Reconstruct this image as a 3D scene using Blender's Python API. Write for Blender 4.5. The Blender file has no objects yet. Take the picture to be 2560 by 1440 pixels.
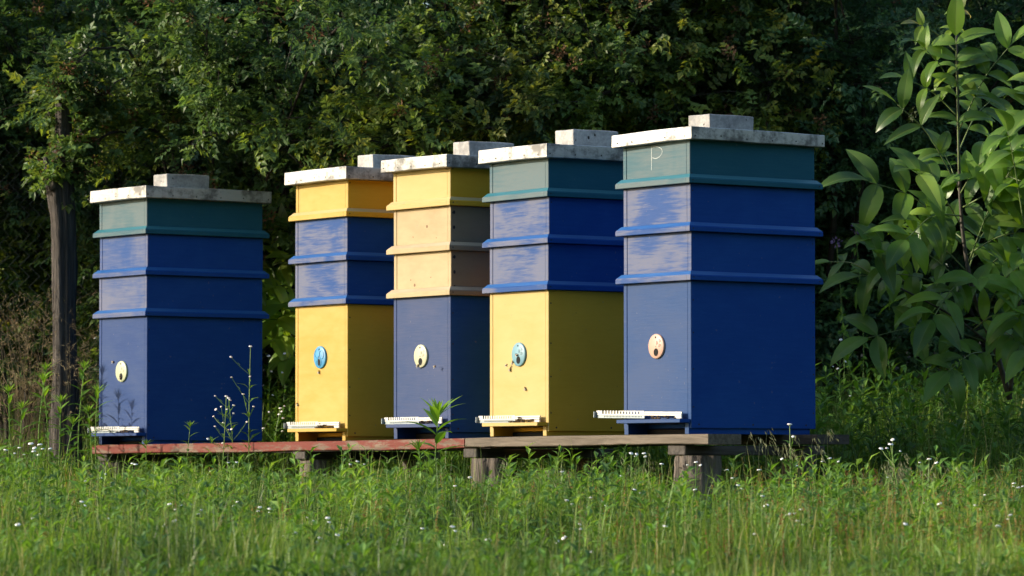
import bpy, bmesh, math, random
import numpy as np
from mathutils import Vector, Matrix, noise as mnoise

# ------------------------------------------------------------------ camera, sky, sun, exposure
SC = bpy.context.scene
COL = SC.collection
ZC = 0.75                      # camera height over the datum
F_PX, PITCH = 9895.0, 0.0457   # focal length in pixels of a 2560 wide frame
cam = bpy.data.cameras.new("camera"); camo = bpy.data.objects.new("camera", cam); COL.objects.link(camo)
camo.location = (0, 0, ZC); camo.rotation_euler = (math.pi / 2 + PITCH, 0.0007, 0)
cam.sensor_width = 36; cam.lens = 36 * F_PX / 2560; cam.clip_end = 400
cam.dof.use_dof = True; cam.dof.focus_distance = 13.9; cam.dof.aperture_fstop = 8.0
SC.camera = camo
SUN_EL, SUN_AZ = math.radians(18), math.radians(-4)
SUN_DIR = Vector((-math.cos(SUN_AZ) * math.cos(SUN_EL), math.sin(SUN_AZ) * math.cos(SUN_EL), math.sin(SUN_EL)))
W = bpy.data.worlds.new("World"); SC.world = W; W.use_nodes = True
wn = W.node_tree.nodes; bg = wn["Background"]
sky = wn.new("ShaderNodeTexSky"); sky.sky_type = 'NISHITA'; sky.sun_disc = False
sky.sun_elevation = SUN_EL; sky.sun_rotation = math.atan2(SUN_DIR.x, SUN_DIR.y)
W.node_tree.links.new(sky.outputs[0], bg.inputs[0]); bg.inputs[1].default_value = 0.15
sl = bpy.data.lights.new("sun", 'SUN'); sl.energy = 3.15; sl.angle = math.radians(0.9); sl.color = (1.0, 0.88, 0.70)
so = bpy.data.objects.new("sun", sl); COL.objects.link(so); so.rotation_euler = SUN_DIR.to_track_quat('Z', 'Y').to_euler()
SC.view_settings.view_transform = 'Standard'; SC.view_settings.look = 'None'
SC.view_settings.gamma = 1; SC.view_settings.exposure = 1.12
cy = SC.cycles; cy.use_denoising = True; cy.max_bounces = 7; cy.transmission_bounces = 3; cy.diffuse_bounces = 3
cy.glossy_bounces = 2; cy.transparent_max_bounces = 4; cy.caustics_reflective = False; cy.caustics_refractive = False
cy.sample_clamp_indirect = 6

def ray(px, py):
    u = (px - 1280) / F_PX; v = (720 - py) / F_PX
    c, s = math.cos(PITCH), math.sin(PITCH)
    return np.array([u, c - v * s, s + v * c])
def at(px, py, Y):
    d = ray(px, py); return np.array([0, 0, ZC]) + d * (Y / d[1])

def ground_z(x, y):
    x = np.asarray(x, float); y = np.asarray(y, float)
    z = -0.225 + ZC + 0.0 * x
    z = z - 0.040 * np.clip(13.0 - y, 0, 40)
    z = z + 0.085 * np.clip(y - 14.6 + 0.25 * np.clip(x, -1, 3), 0, 60) * (1 - 0.25 * np.clip(x + 1, 0, 1) * 0)
    z = z + 0.012 * np.sin(2.3 * x + 1.1 * y) + 0.010 * np.sin(4.1 * x - 3.3 * y + 1)
    return z

# ------------------------------------------------------------------ helpers
def tag(o, label=None, cat=None, group=None, kind=None):
    if label: o['label'] = label
    if cat: o['category'] = cat
    if group: o['group'] = group
    if kind: o['kind'] = kind
    return o
def empty(name, loc, rz=0.0):
    o = bpy.data.objects.new(name, None); COL.objects.link(o); o.location = loc; o.rotation_euler = (0, 0, rz)
    o.empty_display_size = 0.05; return o
def copy_tree(o, parent=None):
    c = o.copy(); COL.objects.link(c)
    if parent: c.parent = parent
    for ch in list(o.children): copy_tree(ch, c)
    return c

class MB:
    """collects vertices / faces, links them as one mesh object"""
    def __init__(s): s.V = []; s.T = []; s.Q = []; s.P = []; s.n = 0; s.A = []
    def add(s, v, tris=None, quads=None, polys=None, mat=0, tint=0.5):
        v = np.asarray(v, np.float32).reshape(-1, 3); b = s.n
        s.V.append(v); s.n += len(v)
        s.A.append(np.broadcast_to(np.asarray(tint, np.float32), (len(v),)).copy())
        if tris is not None and len(tris): t = np.asarray(tris, np.int64) + b; s.T.append((t, mat))
        if quads is not None and len(quads): t = np.asarray(quads, np.int64) + b; s.Q.append((t, mat))
        if polys is not None:
            for p in polys: s.P.append(([i + b for i in p], mat))
    def build(s, name, mats, parent=None, smooth=False, loc=None):
        me = bpy.data.meshes.new(name)
        V = np.concatenate(s.V)
        starts = []; loops = []; mi = []; tot = 0
        for lst, k in ((s.T, 3), (s.Q, 4)):
            for t, m in lst:
                n = len(t); starts.append(tot + np.arange(n) * k); loops.append(t.reshape(-1)); mi.append(np.broadcast_to(np.asarray(m), (n,))); tot += n * k
        for p, m in s.P:
            starts.append(np.array([tot])); loops.append(np.array(p)); mi.append(np.array([m])); tot += len(p)
        starts = np.concatenate(starts).astype(np.int32); loops = np.concatenate(loops).astype(np.int32); mi = np.concatenate(mi).astype(np.int32)
        me.vertices.add(len(V)); me.vertices.foreach_set("co", V.reshape(-1))
        me.loops.add(len(loops)); me.loops.foreach_set("vertex_index", loops)
        me.polygons.add(len(starts)); me.polygons.foreach_set("loop_start", starts)
        me.polygons.foreach_set("material_index", mi)
        me.polygons.foreach_set("use_smooth", np.full(len(starts), bool(smooth)))
        at_ = me.attributes.new("tint", 'FLOAT', 'POINT'); at_.data.foreach_set("value", np.concatenate(s.A))
        me.update(calc_edges=True); me.validate()
        for m in (mats if isinstance(mats, (list, tuple)) else [mats]): me.materials.append(m)
        o = bpy.data.objects.new(name, me); COL.objects.link(o)
        if parent: o.parent = parent
        if loc is not None: o.location = loc
        return o

def box(mb, x0, x1, y0, y1, z0, z1, bev=0.0015, mat=0, M=None, front=None, jit=0.0, seg=1, cuts=0):
    """bevelled box; 'front' = material index for faces looking along -Y"""
    bm = bmesh.new(); bmesh.ops.create_cube(bm, size=1)
    for v in bm.verts:
        v.co = Vector(((x0 + x1) / 2 + v.co.x * (x1 - x0), (y0 + y1) / 2 + v.co.y * (y1 - y0), (z0 + z1) / 2 + v.co.z * (z1 - z0)))
    if cuts: bmesh.ops.subdivide_edges(bm, edges=bm.edges[:], cuts=cuts, use_grid_fill=True)
    if bev:
        es = [e for e in bm.edges if len(e.link_faces) == 2 and e.calc_face_angle() > 0.5]
        bmesh.ops.bevel(bm, geom=es, offset=bev, segments=seg, affect='EDGES', profile=0.6)
    if jit:
        for v in bm.verts: v.co += jit * mnoise.noise_vector(v.co * 9 + Vector((x0 * 7, y0, z1 * 31)))
    bm.normal_update(); bm.verts.index_update()
    vs = np.array([v.co[:] for v in bm.verts])
    if M is not None: vs = vs @ np.array(M.to_3x3()).T + np.array(M.translation)
    pm = {}
    for f in bm.faces:
        m = front if (front is not None and f.normal.y < -0.7) else mat
        pm.setdefault(m, []).append([v.index for v in f.verts])
    b = mb.n; first = True
    mb.add(vs)
    for m, fs in pm.items():
        for f in fs: mb.P.append(([i + b for i in f], m))
    bm.free()

def prism(mb, prof, axis, a0, a1, mat=0, front=None, sign=1, off=0):
    """extrude profile [(outward, z)] along axis ('x' or 'y'); outward*sign+off is the other horizontal axis"""
    n = len(prof); vs = []
    for a in (a0, a1):
        for o, z in prof:
            h = off + sign * o
            vs.append((a, h, z) if axis == 'x' else (h, a, z))
    quads = []
    for i in range(n):
        j = (i + 1) % n; quads.append((i, j, n + j, n + i))
    polys = quads + [tuple(range(n))[::-1], tuple(range(n, 2 * n))]
    vs = np.array(vs); b = mb.n; mb.add(vs)
    cen = vs.mean(0)
    for p in polys:
        q = vs[list(p)]; nn = np.cross(q[1] - q[0], q[2] - q[1])
        if np.dot(nn, q.mean(0) - cen) < 0: p = tuple(p)[::-1]; nn = -nn
        nn = nn / (np.linalg.norm(nn) + 1e-12)
        m = front if (front is not None and nn[1] < -0.4) else mat
        mb.P.append(([i + b for i in p], m))

def disc(mb, c, r, axis='x', sgn=1, mat=0, n=8, ry=None):
    a = np.arange(n) * 2 * math.pi / n; ry = ry or r
    if axis == 'x': v = np.stack([np.full(n, c[0]), c[1] + r * np.cos(a), c[2] + ry * np.sin(a)], 1); order = range(n)
    else: v = np.stack([c[0] + r * np.cos(a), np.full(n, c[1]), c[2] + ry * np.sin(a)], 1); order = range(n)
    p = list(order)
    if sgn < 0: p = p[::-1]
    mb.add(v, polys=[p], mat=mat)

def tube(mb, pts, rad, n=6, mat=0, tint=0.5, cap=True):
    pts = np.asarray(pts, float); k = len(pts); rad = np.broadcast_to(rad, (k,))
    t = np.gradient(pts, axis=0); t /= np.linalg.norm(t, axis=1)[:, None] + 1e-12
    ref = np.where(np.abs(t[:, 2:3]) > 0.9, [[1.0, 0, 0]], [[0, 0, 1.0]])
    u = np.cross(t, ref); u /= np.linalg.norm(u, axis=1)[:, None] + 1e-12; w = np.cross(t, u)
    a = np.arange(n) * 2 * math.pi / n
    v = pts[:, None] + rad[:, None, None] * (u[:, None] * np.cos(a)[None, :, None] + w[:, None] * np.sin(a)[None, :, None])
    q = []
    i = np.arange(k - 1)[:, None] * n; j = np.arange(n)[None]; j2 = (j + 1) % n
    q = np.stack([i + j, i + j2, i + n + j2, i + n + j], -1).reshape(-1, 4)
    mb.add(v.reshape(-1, 3), quads=q, mat=mat, tint=tint)
    if cap and n > 3: mb.P.append(([mb.n - k * n + x for x in range(n)][::-1], mat)); mb.P.append(([mb.n - n + x for x in range(n)], mat))

def curve(p, n):
    """smooth polyline through control points (Catmull-Rom)"""
    p = np.asarray(p, float); P = np.vstack([2 * p[0] - p[1], p, 2 * p[-1] - p[-2]]); out = []
    m = len(p) - 1
    for s in np.linspace(0, m - 1e-9, n):
        i = int(s); t = s - i; a, b, c, d = P[i:i + 4]
        out.append(0.5 * (2 * b + (c - a) * t + (2 * a - 5 * b + 4 * c - d) * t * t + (3 * b - a - 3 * c + d) * t ** 3))
    return np.array(out)

def nrm(v): return v / (np.linalg.norm(v, axis=-1, keepdims=True) + 1e-12)

def small_leaves(mb, base, d, up, L, Wd, tint, fold=0.25, droop=0.15, mat=0):
    """many little folded leaves at once: 5 vertices, 4 triangles each"""
    N = len(base); L = np.broadcast_to(L, (N,))[:, None]; Wd = np.broadcast_to(Wd, (N,))[:, None]
    d = nrm(d); s = nrm(np.cross(d, up)); n = np.cross(s, d)
    m = base + d * L * 0.45
    l = m + s * Wd * 0.5 + n * Wd * fold; r = m - s * Wd * 0.5 + n * Wd * fold
    tip = base + d * L - n * L * droop
    v = np.stack([base, l, r, tip, m], 1).reshape(-1, 3)
    k = np.arange(N)[:, None, None] * 5
    f = np.array([[0, 2, 4], [0, 4, 1], [4, 2, 3], [4, 3, 1]])[None] + k
    mb.add(v, tris=f.reshape(-1, 3), tint=np.repeat(np.broadcast_to(tint, (N,)), 5), mat=mat)

def rand_dirs(rng, n):
    return nrm(rng.normal(size=(n, 3)))

# ------------------------------------------------------------------ materials
def newmat(name):
    m = bpy.data.materials.new(name); m.use_nodes = True
    nt = m.node_tree; return m, nt, nt.nodes["Principled BSDF"]
def N(nt, t, **k):
    n = nt.nodes.new(t)
    for a, b in k.items():
        if isinstance(a, str) and hasattr(n, a): setattr(n, a, b)
    return n
def mixc(nt, fac, a, b, mode='MIX'):
    m = nt.nodes.new("ShaderNodeMix"); m.data_type = 'RGBA'; m.blend_type = mode
    for s, v in ((0, fac), (6, a), (7, b)):
        if hasattr(v, 'is_linked'): nt.links.new(v, m.inputs[s])
        elif s == 0: m.inputs[0].default_value = v
        else: m.inputs[s].default_value = (*v, 1)
    return m.outputs[2]
def mth(nt, op, a, b=0.0, clamp=False):
    m = nt.nodes.new("ShaderNodeMath"); m.operation = op; m.use_clamp = clamp
    for i, v in enumerate((a, b)):
        if hasattr(v, 'is_linked'): nt.links.new(v, m.inputs[i])
        else: m.inputs[i].default_value = v
    return m.outputs[0]
def ntex(nt, scale=(1, 1, 1), loc=(0, 0, 0), sc=5, det=4, rough=0.55, coord='Object', dist=0.0):
    tc = N(nt, "ShaderNodeTexCoord"); mp = N(nt, "ShaderNodeMapping"); mp.inputs[1].default_value = loc; mp.inputs[3].default_value = scale
    nt.links.new(tc.outputs[coord], mp.inputs[0]); n = N(nt, "ShaderNodeTexNoise"); nt.links.new(mp.outputs[0], n.inputs[0])
    n.inputs['Scale'].default_value = sc; n.inputs['Detail'].default_value = det; n.inputs['Roughness'].default_value = rough; n.inputs['Distortion'].default_value = dist
    return n.outputs[0]
def ramp(nt, fac, lo, hi, a=0.0, b=1.0):
    r = nt.nodes.new("ShaderNodeMapRange"); nt.links.new(fac, r.inputs[0]); r.interpolation_type = 'SMOOTHSTEP'
    for i, v in enumerate((lo, hi, a, b)): r.inputs[1 + i].default_value = v
    return r.outputs[0]
def bump(nt, h, p, strength=0.3, dist=0.002):
    b = N(nt, "ShaderNodeBump"); b.inputs['Strength'].default_value = strength; b.inputs['Distance'].default_value = dist
    nt.links.new(h, b.inputs['Height']); nt.links.new(b.outputs[0], p.inputs['Normal'])

_pc = [0]
def paint(name, base, glare_fade, cover=0.5, soft=0.08, edge=0.0, half=(0.184, 0.28), streak=1.0, rough=0.42, spec=0.5, fine=0.35, seed=None):
    """brushed paint, chalkier where the mask says so: wear plus painted sun glare; cover = that share"""
    _pc[0] += 1; s = _pc[0] * 3.7 if seed is None else seed
    m, nt, p = newmat(name)
    big = ntex(nt, (3.2, 3.2, 4.6), (s, s * .7, s * 1.3), 1.0, 3, 0.6, dist=0.6)
    st = ntex(nt, (10, 10, 120 * streak), (s * 2, s, s), 1.0, 4, 0.62, dist=0.35)
    gr = ntex(nt, (60, 60, 420), (s, 0, s), 1.0, 3, 0.6)
    k = mth(nt, 'ADD', mth(nt, 'MULTIPLY', big, 0.62), mth(nt, 'MULTIPLY', st, 0.38))
    if edge:
        tc = N(nt, "ShaderNodeTexCoord"); sx = N(nt, "ShaderNodeSeparateXYZ"); nt.links.new(tc.outputs['Object'], sx.inputs[0])
        ex = mth(nt, 'DIVIDE', mth(nt, 'ABSOLUTE', sx.outputs[0]), half[0])
        e = ramp(nt, ex, 0.35, 1.0, 0.0, edge); k = mth(nt, 'ADD', k, e)
    c = 0.5 + (0.5 - cover) * 0.30
    f = ramp(nt, k, c - soft, c + soft)
    col = mixc(nt, f, base, glare_fade)
    col = mixc(nt, mth(nt, 'MULTIPLY', ramp(nt, gr, 0.35, 0.75), fine), col, tuple(min(1, x * 1.35 + 0.015) for x in base))
    sp = ntex(nt, (1, 1, 1), (s, s, 0), 75, 1, 0.4)
    col = mixc(nt, mth(nt, 'MULTIPLY', ramp(nt, sp, 0.76, 0.80), 0.35), col, (0.16, 0.15, 0.16))
    nt.links.new(col, p.inputs['Base Color'])
    nt.links.new(ramp(nt, f, 0, 1, rough, rough + 0.13), p.inputs['Roughness'])
    p.inputs['Specular IOR Level'].default_value = spec
    bump(nt, mth(nt, 'ADD', st, mth(nt, 'MULTIPLY', gr, 0.5)), p, 0.30, 0.0012)
    return m

def plainmat(name, col, rough=0.6, metal=0.0, var=0.0, sc=20, spec=0.4, bumpk=0.0):
    m, nt, p = newmat(name); p.inputs['Roughness'].default_value = rough; p.inputs['Metallic'].default_value = metal
    p.inputs['Specular IOR Level'].default_value = spec
    n = ntex(nt, sc=sc, det=5)
    c = mixc(nt, ramp(nt, n, 0.3, 0.7), tuple(x * (1 - var) for x in col), tuple(min(1, x * (1 + var)) for x in col))
    nt.links.new(c, p.inputs['Base Color'])
    if bumpk: bump(nt, n, p, bumpk, 0.002)
    return m

def leafmat(name, stops, trans=0.35, rough=0.45, spec=0.35, veins=False):
    m, nt, p = newmat(name)
    a = N(nt, "ShaderNodeAttribute"); a.attribute_name = "tint"
    r = N(nt, "ShaderNodeValToRGB"); nt.links.new(a.outputs['Fac'], r.inputs[0])
    el = r.color_ramp.elements
    while len(el) < len(stops): el.new(0.5)
    for e, (pos, c) in zip(el, stops): e.position = pos; e.color = (*c, 1)
    n = ntex(nt, sc=3.1, det=2); col = mixc(nt, ramp(nt, n, 0.35, 0.7), r.outputs[0], tuple(x * .6 for x in stops[0][1]))
    if veins:
        uv = N(nt, "ShaderNodeAttribute"); uv.attribute_name = "vein"
        col = mixc(nt, mth(nt, 'MULTIPLY', uv.outputs['Fac'], 0.55), col, (0.20, 0.26, 0.07))
    nt.links.new(col, p.inputs['Base Color']); p.inputs['Roughness'].default_value = rough; p.inputs['Specular IOR Level'].default_value = spec
    t = N(nt, "ShaderNodeBsdfTranslucent"); hs = N(nt, "ShaderNodeHueSaturation"); hs.inputs['Saturation'].default_value = 1.15; hs.inputs['Value'].default_value = 1.5
    hs.inputs['Hue'].default_value = 0.485
    nt.links.new(col, hs.inputs['Color']); nt.links.new(hs.outputs[0], t.inputs[0])
    mx = N(nt, "ShaderNodeMixShader"); mx.inputs[0].default_value = trans
    nt.links.new(p.outputs[0], mx.inputs[1]); nt.links.new(t.outputs[0], mx.inputs[2])
    nt.links.new(mx.outputs[0], nt.nodes["Material Output"].inputs[0]); return m

def woodmat(name, light, dark, axis='x', sc=1.0, paintc=None, pcover=0.5, rough=0.75, seed=0.0):
    m, nt, p = newmat(name)
    s = {'x': (4, 60, 60), 'y': (60, 4, 60), 'z': (45, 45, 3)}[axis]
    g = ntex(nt, tuple(v * sc for v in s), (seed, seed, seed), 1.0, 5, 0.65, dist=0.4); b = ntex(nt, (3, 3, 3), (seed, 1, seed), 1.4, 4)
    f = mth(nt, 'ADD', mth(nt, 'MULTIPLY', ramp(nt, g, 0.3, 0.7), 0.7), mth(nt, 'MULTIPLY', b, 0.3))
    col = mixc(nt, f, dark, light)
    if paintc:
        q = ntex(nt, (6, 14, 26), (seed, 3, 1), 1.5, 6, 0.72); q2 = ntex(nt, (1.2, 2, 2), (seed, 0, 2), 1.0, 2)
        k = ramp(nt, mth(nt, 'ADD', mth(nt, 'MULTIPLY', q, 0.6), mth(nt, 'MULTIPLY', q2, 0.4)), 0.5 - 0.06 + (0.5 - pcover) * .35, 0.5 + 0.03 + (0.5 - pcover) * .35)
        col = mixc(nt, k, col, paintc)
    nt.links.new(col, p.inputs['Base Color']); p.inputs['Roughness'].default_value = rough; p.inputs['Specular IOR Level'].default_value = 0.25
    bump(nt, g, p, 0.8, 0.02 if axis == 'z' else 0.004); return m

BLUE = (0.005, 0.030, 0.20); BLUE_GLARE = (0.118, 0.128, 0.186); BLUEM = (0.0075, 0.047, 0.180)  # the pale lavender is sun glare on gloss blue, put into the colour
TEAL = (0.0132, 0.0783, 0.114); TEALF = (0.098, 0.130, 0.138); TEALF_ = (0.15, 0.199, 0.187)
YEL = (0.397, 0.241, 0.0271); YELF = (0.47, 0.337, 0.102)
WOOD = (0.373, 0.277, 0.144); WOODF = (0.458, 0.361, 0.217)
M_nail = plainmat("nail_iron", (0.0084, 0.0077, 0.0084), 0.6)
M_dark = plainmat("hive_inside", (0.0042, 0.0042, 0.0042), 0.9)
side_paint = {  # shaded-side copies of the front paints, side light put into their colours
    'blue': paint("blue_paint_side", (0.0045, 0.045, 0.225), (0.012, 0.064, 0.26), 0.25, 0.2, fine=0.12, rough=0.6, spec=0.08),
    'teal': paint("teal_paint_side", (0.011, 0.078, 0.120), (0.024, 0.105, 0.145), 0.25, 0.2, fine=0.12, rough=0.6, spec=0.08),
    'yellow': paint("yellow_paint_side", (0.56, 0.30, 0.022), (0.62, 0.35, 0.035), 0.4, 0.25, fine=0.1, rough=0.6, spec=0.10),
    'wood': paint("bare_wood_side", (0.194, 0.139, 0.0878), (0.231, 0.176, 0.115), 0.5, 0.3, streak=0.6, fine=0.2, rough=0.6, spec=0.2)}

LEDGE = {'blue': paint("blue_paint_ledge", (0.010, 0.075, 0.26), (0.022, 0.105, 0.30), 0.4, 0.2, rough=0.35, spec=0.6, fine=0.15), 'teal': paint("teal_paint_ledge", (0.022, 0.125, 0.165), (0.04, 0.165, 0.20), 0.4, 0.2, rough=0.35, spec=0.6, fine=0.15),
         'yellow': paint("yellow_paint_ledge", (0.44, 0.33, 0.13), (0.48, 0.38, 0.18), 0.4, 0.2, rough=0.4, spec=0.6, fine=0.1), 'wood': paint("bare_wood_ledge", (0.36, 0.26, 0.16), (0.46, 0.36, 0.24), 0.5, 0.2, rough=0.5, spec=0.5, streak=.3, fine=0.1)}  # glossier, lighter copies for the rim slopes, sky light put into the colour
# ------------------------------------------------------------------ ground
def build_ground():
    mb = MB()
    xs = np.concatenate([[-150, -60, -25], np.arange(-12, 12.01, 0.25), [25, 60, 150]]); ys = np.concatenate([[-60, -25, -8, 0, 4], np.arange(7, 28.01, 0.25), [40, 80, 200]])
    X, Y = np.meshgrid(xs, ys); Z = ground_z(X, np.minimum(Y, 40)); nx = len(xs)
    i = np.arange(len(ys) - 1)[:, None] * nx + np.arange(nx - 1)[None]
    q = np.stack([i, i + 1, i + nx + 1, i + nx], -1).reshape(-1, 4)
    mb.add(np.stack([X, Y, Z], -1).reshape(-1, 3), quads=q)
    m, nt, p = newmat("soil"); n = ntex(nt, sc=9, det=6)
    c = mixc(nt, ramp(nt, n, 0.35, 0.65), (0.018, 0.022, 0.010), (0.05, 0.045, 0.022)); nt.links.new(c, p.inputs['Base Color']); p.inputs['Roughness'].default_value = 0.95
    tag(mb.build("ground", m, smooth=True), kind='structure')
build_ground()

# ------------------------------------------------------------------ hives
# near corner X, Y, yaw, base z, super heights, roof offsets — metres, relative to the camera height
HW, HD, OV, RW, RD = 0.3689, 0.5575, 0.0199, 0.4287, 0.6107
HV = {1: dict(X=-1.4694, Y=15.9319, t=.9201, zb=.1155, hb=.5019, p1=.1659, p2=.1658, rb=.1431, rh=.0485, ra=-.0452, rbb=-.036, tr=-.0072, leg=.101),
      2: dict(X=-.619, Y=14.9029, t=.9541, zb=.1226, hb=.5002, p1=.1651, p2=.1644, rb=.1389, rh=.0486, ra=-.0386, rbb=-.0329, tr=-.015, leg=.107),
      3: dict(X=-.2235, Y=14.4218, t=.9433, zb=.1336, hb=.5003, p1=.1644, p2=.1635, rb=.1406, rh=.0467, ra=-.0348, rbb=-.0433, tr=0, leg=.1116),
      4: dict(X=.1297, Y=13.9973, t=.9661, zb=.1335, hb=.5006, p1=.1652, p2=.165, rb=.1383, rh=.0492, ra=-.0364, rbb=-.0335, tr=-.0068, leg=.117),
      5: dict(X=.6075, Y=13.4167, t=.931, zb=.1377, hb=.502, p1=.1641, p2=.1665, rb=.1457, rh=.0433, ra=-.0381, rbb=-.0268, tr=-.0214, leg=.118)}
ROW = np.array([0.63673, -0.77109]); ROWB = np.array([0.77109, 0.63673])   # along the row, and back from it

def zinc(name, s):
    m, nt, p = newmat(name)
    big = ntex(nt, (5, 5, 7), (s, s, s), 1.3, 5, 0.65); fine = ntex(nt, (40, 40, 55), (s, 0, s), 1.0, 5, 0.7); drip = ntex(nt, (28, 28, 3), (s, s, 2), 1.0, 3)
    f = mth(nt, 'ADD', mth(nt, 'MULTIPLY', big, 0.55), mth(nt, 'ADD', mth(nt, 'MULTIPLY', fine, 0.25), mth(nt, 'MULTIPLY', drip, 0.2)))
    c = mixc(nt, ramp(nt, f, 0.41, 0.54), (0.115, 0.113, 0.110), (0.34, 0.34, 0.335)); nt.links.new(c, p.inputs['Base Color'])
    nt.links.new(ramp(nt, f, 0.35, 0.6, 0.55, 0.42), p.inputs['Roughness']); p.inputs['Metallic'].default_value = 0.75
    bump(nt, mth(nt, 'ADD', big, mth(nt, 'MULTIPLY', fine, 0.15)), p, 0.35, 0.006); return m
M_zinc = [zinc("galvanised_sheet", 1.0 + 5 * i) for i in range(3)]
M_conc = None
def concrete(name, s, dark=1.0):
    m, nt, p = newmat(name); a = ntex(nt, (9, 9, 9), (s, s, s), 1.2, 5, 0.7); b = ntex(nt, (1, 1, 1), (s, 0, 0), 95, 2, 0.5); h = ntex(nt, (1, 1, 1), (0, s, 0), 48, 1, 0.4)
    c = mixc(nt, ramp(nt, a, 0.35, 0.65), tuple(x * dark for x in (0.25, 0.245, 0.24)), tuple(x * dark for x in (0.46, 0.45, 0.43)))
    c = mixc(nt, mth(nt, 'MULTIPLY', ramp(nt, b, 0.35, 0.7), 0.35), c, (0.20, 0.195, 0.19)); c = mixc(nt, ramp(nt, h, 0.74, 0.78), c, (0.05, 0.048, 0.045))
    nt.links.new(c, p.inputs['Base Color']); p.inputs['Roughness'].default_value = 0.9; p.inputs['Specular IOR Level'].default_value = 0.2
    bump(nt, mth(nt, 'SUBTRACT', b, mth(nt, 'MULTIPLY', ramp(nt, h, 0.72, 0.78), 2.0)), p, 0.5, 0.003); return m
M_alu = plainmat("bright_aluminium", (0.459, 0.459, 0.448), 0.42, 0.35, 0.08, 30)
M_aluend = plainmat("dull_aluminium", (0.238, 0.28, 0.301), 0.5, 0.5)
M_hole = M_dark
M_chalk = plainmat("white_chalk", (0.42, 0.46, 0.46), 0.9)

def front_mat(kind, hive, lvl):
    n = f"{kind}_paint_front"
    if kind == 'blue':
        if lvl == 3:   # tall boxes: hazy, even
            par = {1: dict(base=(0.007, 0.034, 0.132), glare_fade=(0.036, 0.062, 0.148), cover=0.40), 3: dict(base=(0.016, 0.040, 0.118), glare_fade=(0.050, 0.066, 0.134), cover=0.5), 5: dict(base=(0.008, 0.042, 0.140), glare_fade=(0.038, 0.065, 0.148), cover=0.5)}[hive]
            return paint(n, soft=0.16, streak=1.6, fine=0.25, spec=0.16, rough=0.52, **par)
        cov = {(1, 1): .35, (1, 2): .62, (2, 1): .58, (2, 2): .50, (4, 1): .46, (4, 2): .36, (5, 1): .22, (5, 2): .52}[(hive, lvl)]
        return paint(n, BLUEM, BLUE_GLARE, cov, 0.085 if hive > 1 else 0.16, edge=0.10 if (hive, lvl) in ((5, 1), (4, 2), (2, 2)) else 0.03, spec=0.16, rough=0.5, fine=0.22)
    if kind == 'teal': return paint(n, (0.022, 0.082, 0.108), TEALF, {1: .75, 4: .72, 5: .62}[hive], 0.12, spec=0.18, rough=0.5, fine=0.3)
    if kind == 'yellow':
        if hive == 2: return paint(n, (0.385, 0.238, 0.040), (0.43, 0.315, 0.098), 0.5, 0.22, streak=0.3, spec=0.2, rough=0.5, fine=0.15)
        return paint(n, (0.385, 0.272, 0.086), (0.425, 0.330, 0.142), 0.6, 0.25, streak=0.3, spec=0.2, rough=0.5, fine=0.12)
    if kind == 'wood': return paint(n, (0.295, 0.215, 0.108), (0.395, 0.312, 0.180), 0.6, 0.2, streak=0.25, spec=0.30, rough=0.55, fine=0.15)
KINDS = {1: ['teal', 'blue', 'blue', 'blue'], 2: ['yellow', 'blue', 'blue', 'yellow'], 3: ['yellow', 'wood', 'wood', 'blue'],
         4: ['teal', 'blue', 'blue', 'yellow'], 5: ['teal', 'blue', 'blue', 'blue']}
HLAB = {1: "blue beehive with a teal top box, standing alone at the far left",
        2: "yellow beehive with two blue boxes and a bright sky blue entrance disc",
        3: "beehive with two bare wood boxes between a yellow top and a blue bottom",
        4: "beehive with a yellow bottom box under two blue and one teal box",
        5: "tall blue beehive with a chalk P on its teal top box, nearest of the row"}
DISC = {1: ((305.5, 928), (0.421, 0.445, 0.289)), 2: ((802, 893), (0.0602, 0.253, 0.445)), 3: ((1054, 890), (0.433, 0.421, 0.289)), 4: ((1299, 886), (0.144, 0.277, 0.337)), 5: ((1643, 866), (0.458, 0.283, 0.217))}
rnd = random.Random(5)
HIVE = {}

def walls(mb, x0, x1, y0, y1, z0, z1, nails=True, seed=0):
    """four boards round a core: grooves show on the front between side boards and front panel"""
    T = 0.0185; g = 0.0011
    box(mb, x0 + .004, x1 - .004, y0 + .006, y1 - .004, z0 + .002, z1 - .002, 0, 0)
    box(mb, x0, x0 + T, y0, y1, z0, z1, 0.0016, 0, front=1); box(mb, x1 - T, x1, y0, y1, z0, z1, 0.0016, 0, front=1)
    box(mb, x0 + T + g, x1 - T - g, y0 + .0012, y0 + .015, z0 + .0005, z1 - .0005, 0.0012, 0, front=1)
    box(mb, x0 + T + g, x1 - T - g, y1 - .015, y1 - .001, z0 + .0005, z1 - .0005, 0.001, 0)
    r = random.Random(seed)
    if nails:
        H = z1 - z0; k = 2 if H < 0.3 else 4
        for i in range(k):
            z = z0 + H * (0.16 + 0.72 * i / (k - 1)) + r.uniform(-.008, .008)
            disc(mb, (x1 + .0006, y0 + .010 + r.uniform(-.002, .002), z), 0.0028, 'x', 1, 2, 7)
            disc(mb, (x1 + .0006, y1 - .010 + r.uniform(-.002, .002), z + r.uniform(-.01, .01)), 0.0026, 'x', 1, 2, 7)
        if H > 0.3:
            for i in range(3): disc(mb, (x1 + .0006, y0 + (y1 - y0) * (0.09 + 0.42 * i), z0 + .012), 0.0032, 'x', 1, 2, 7)

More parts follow.
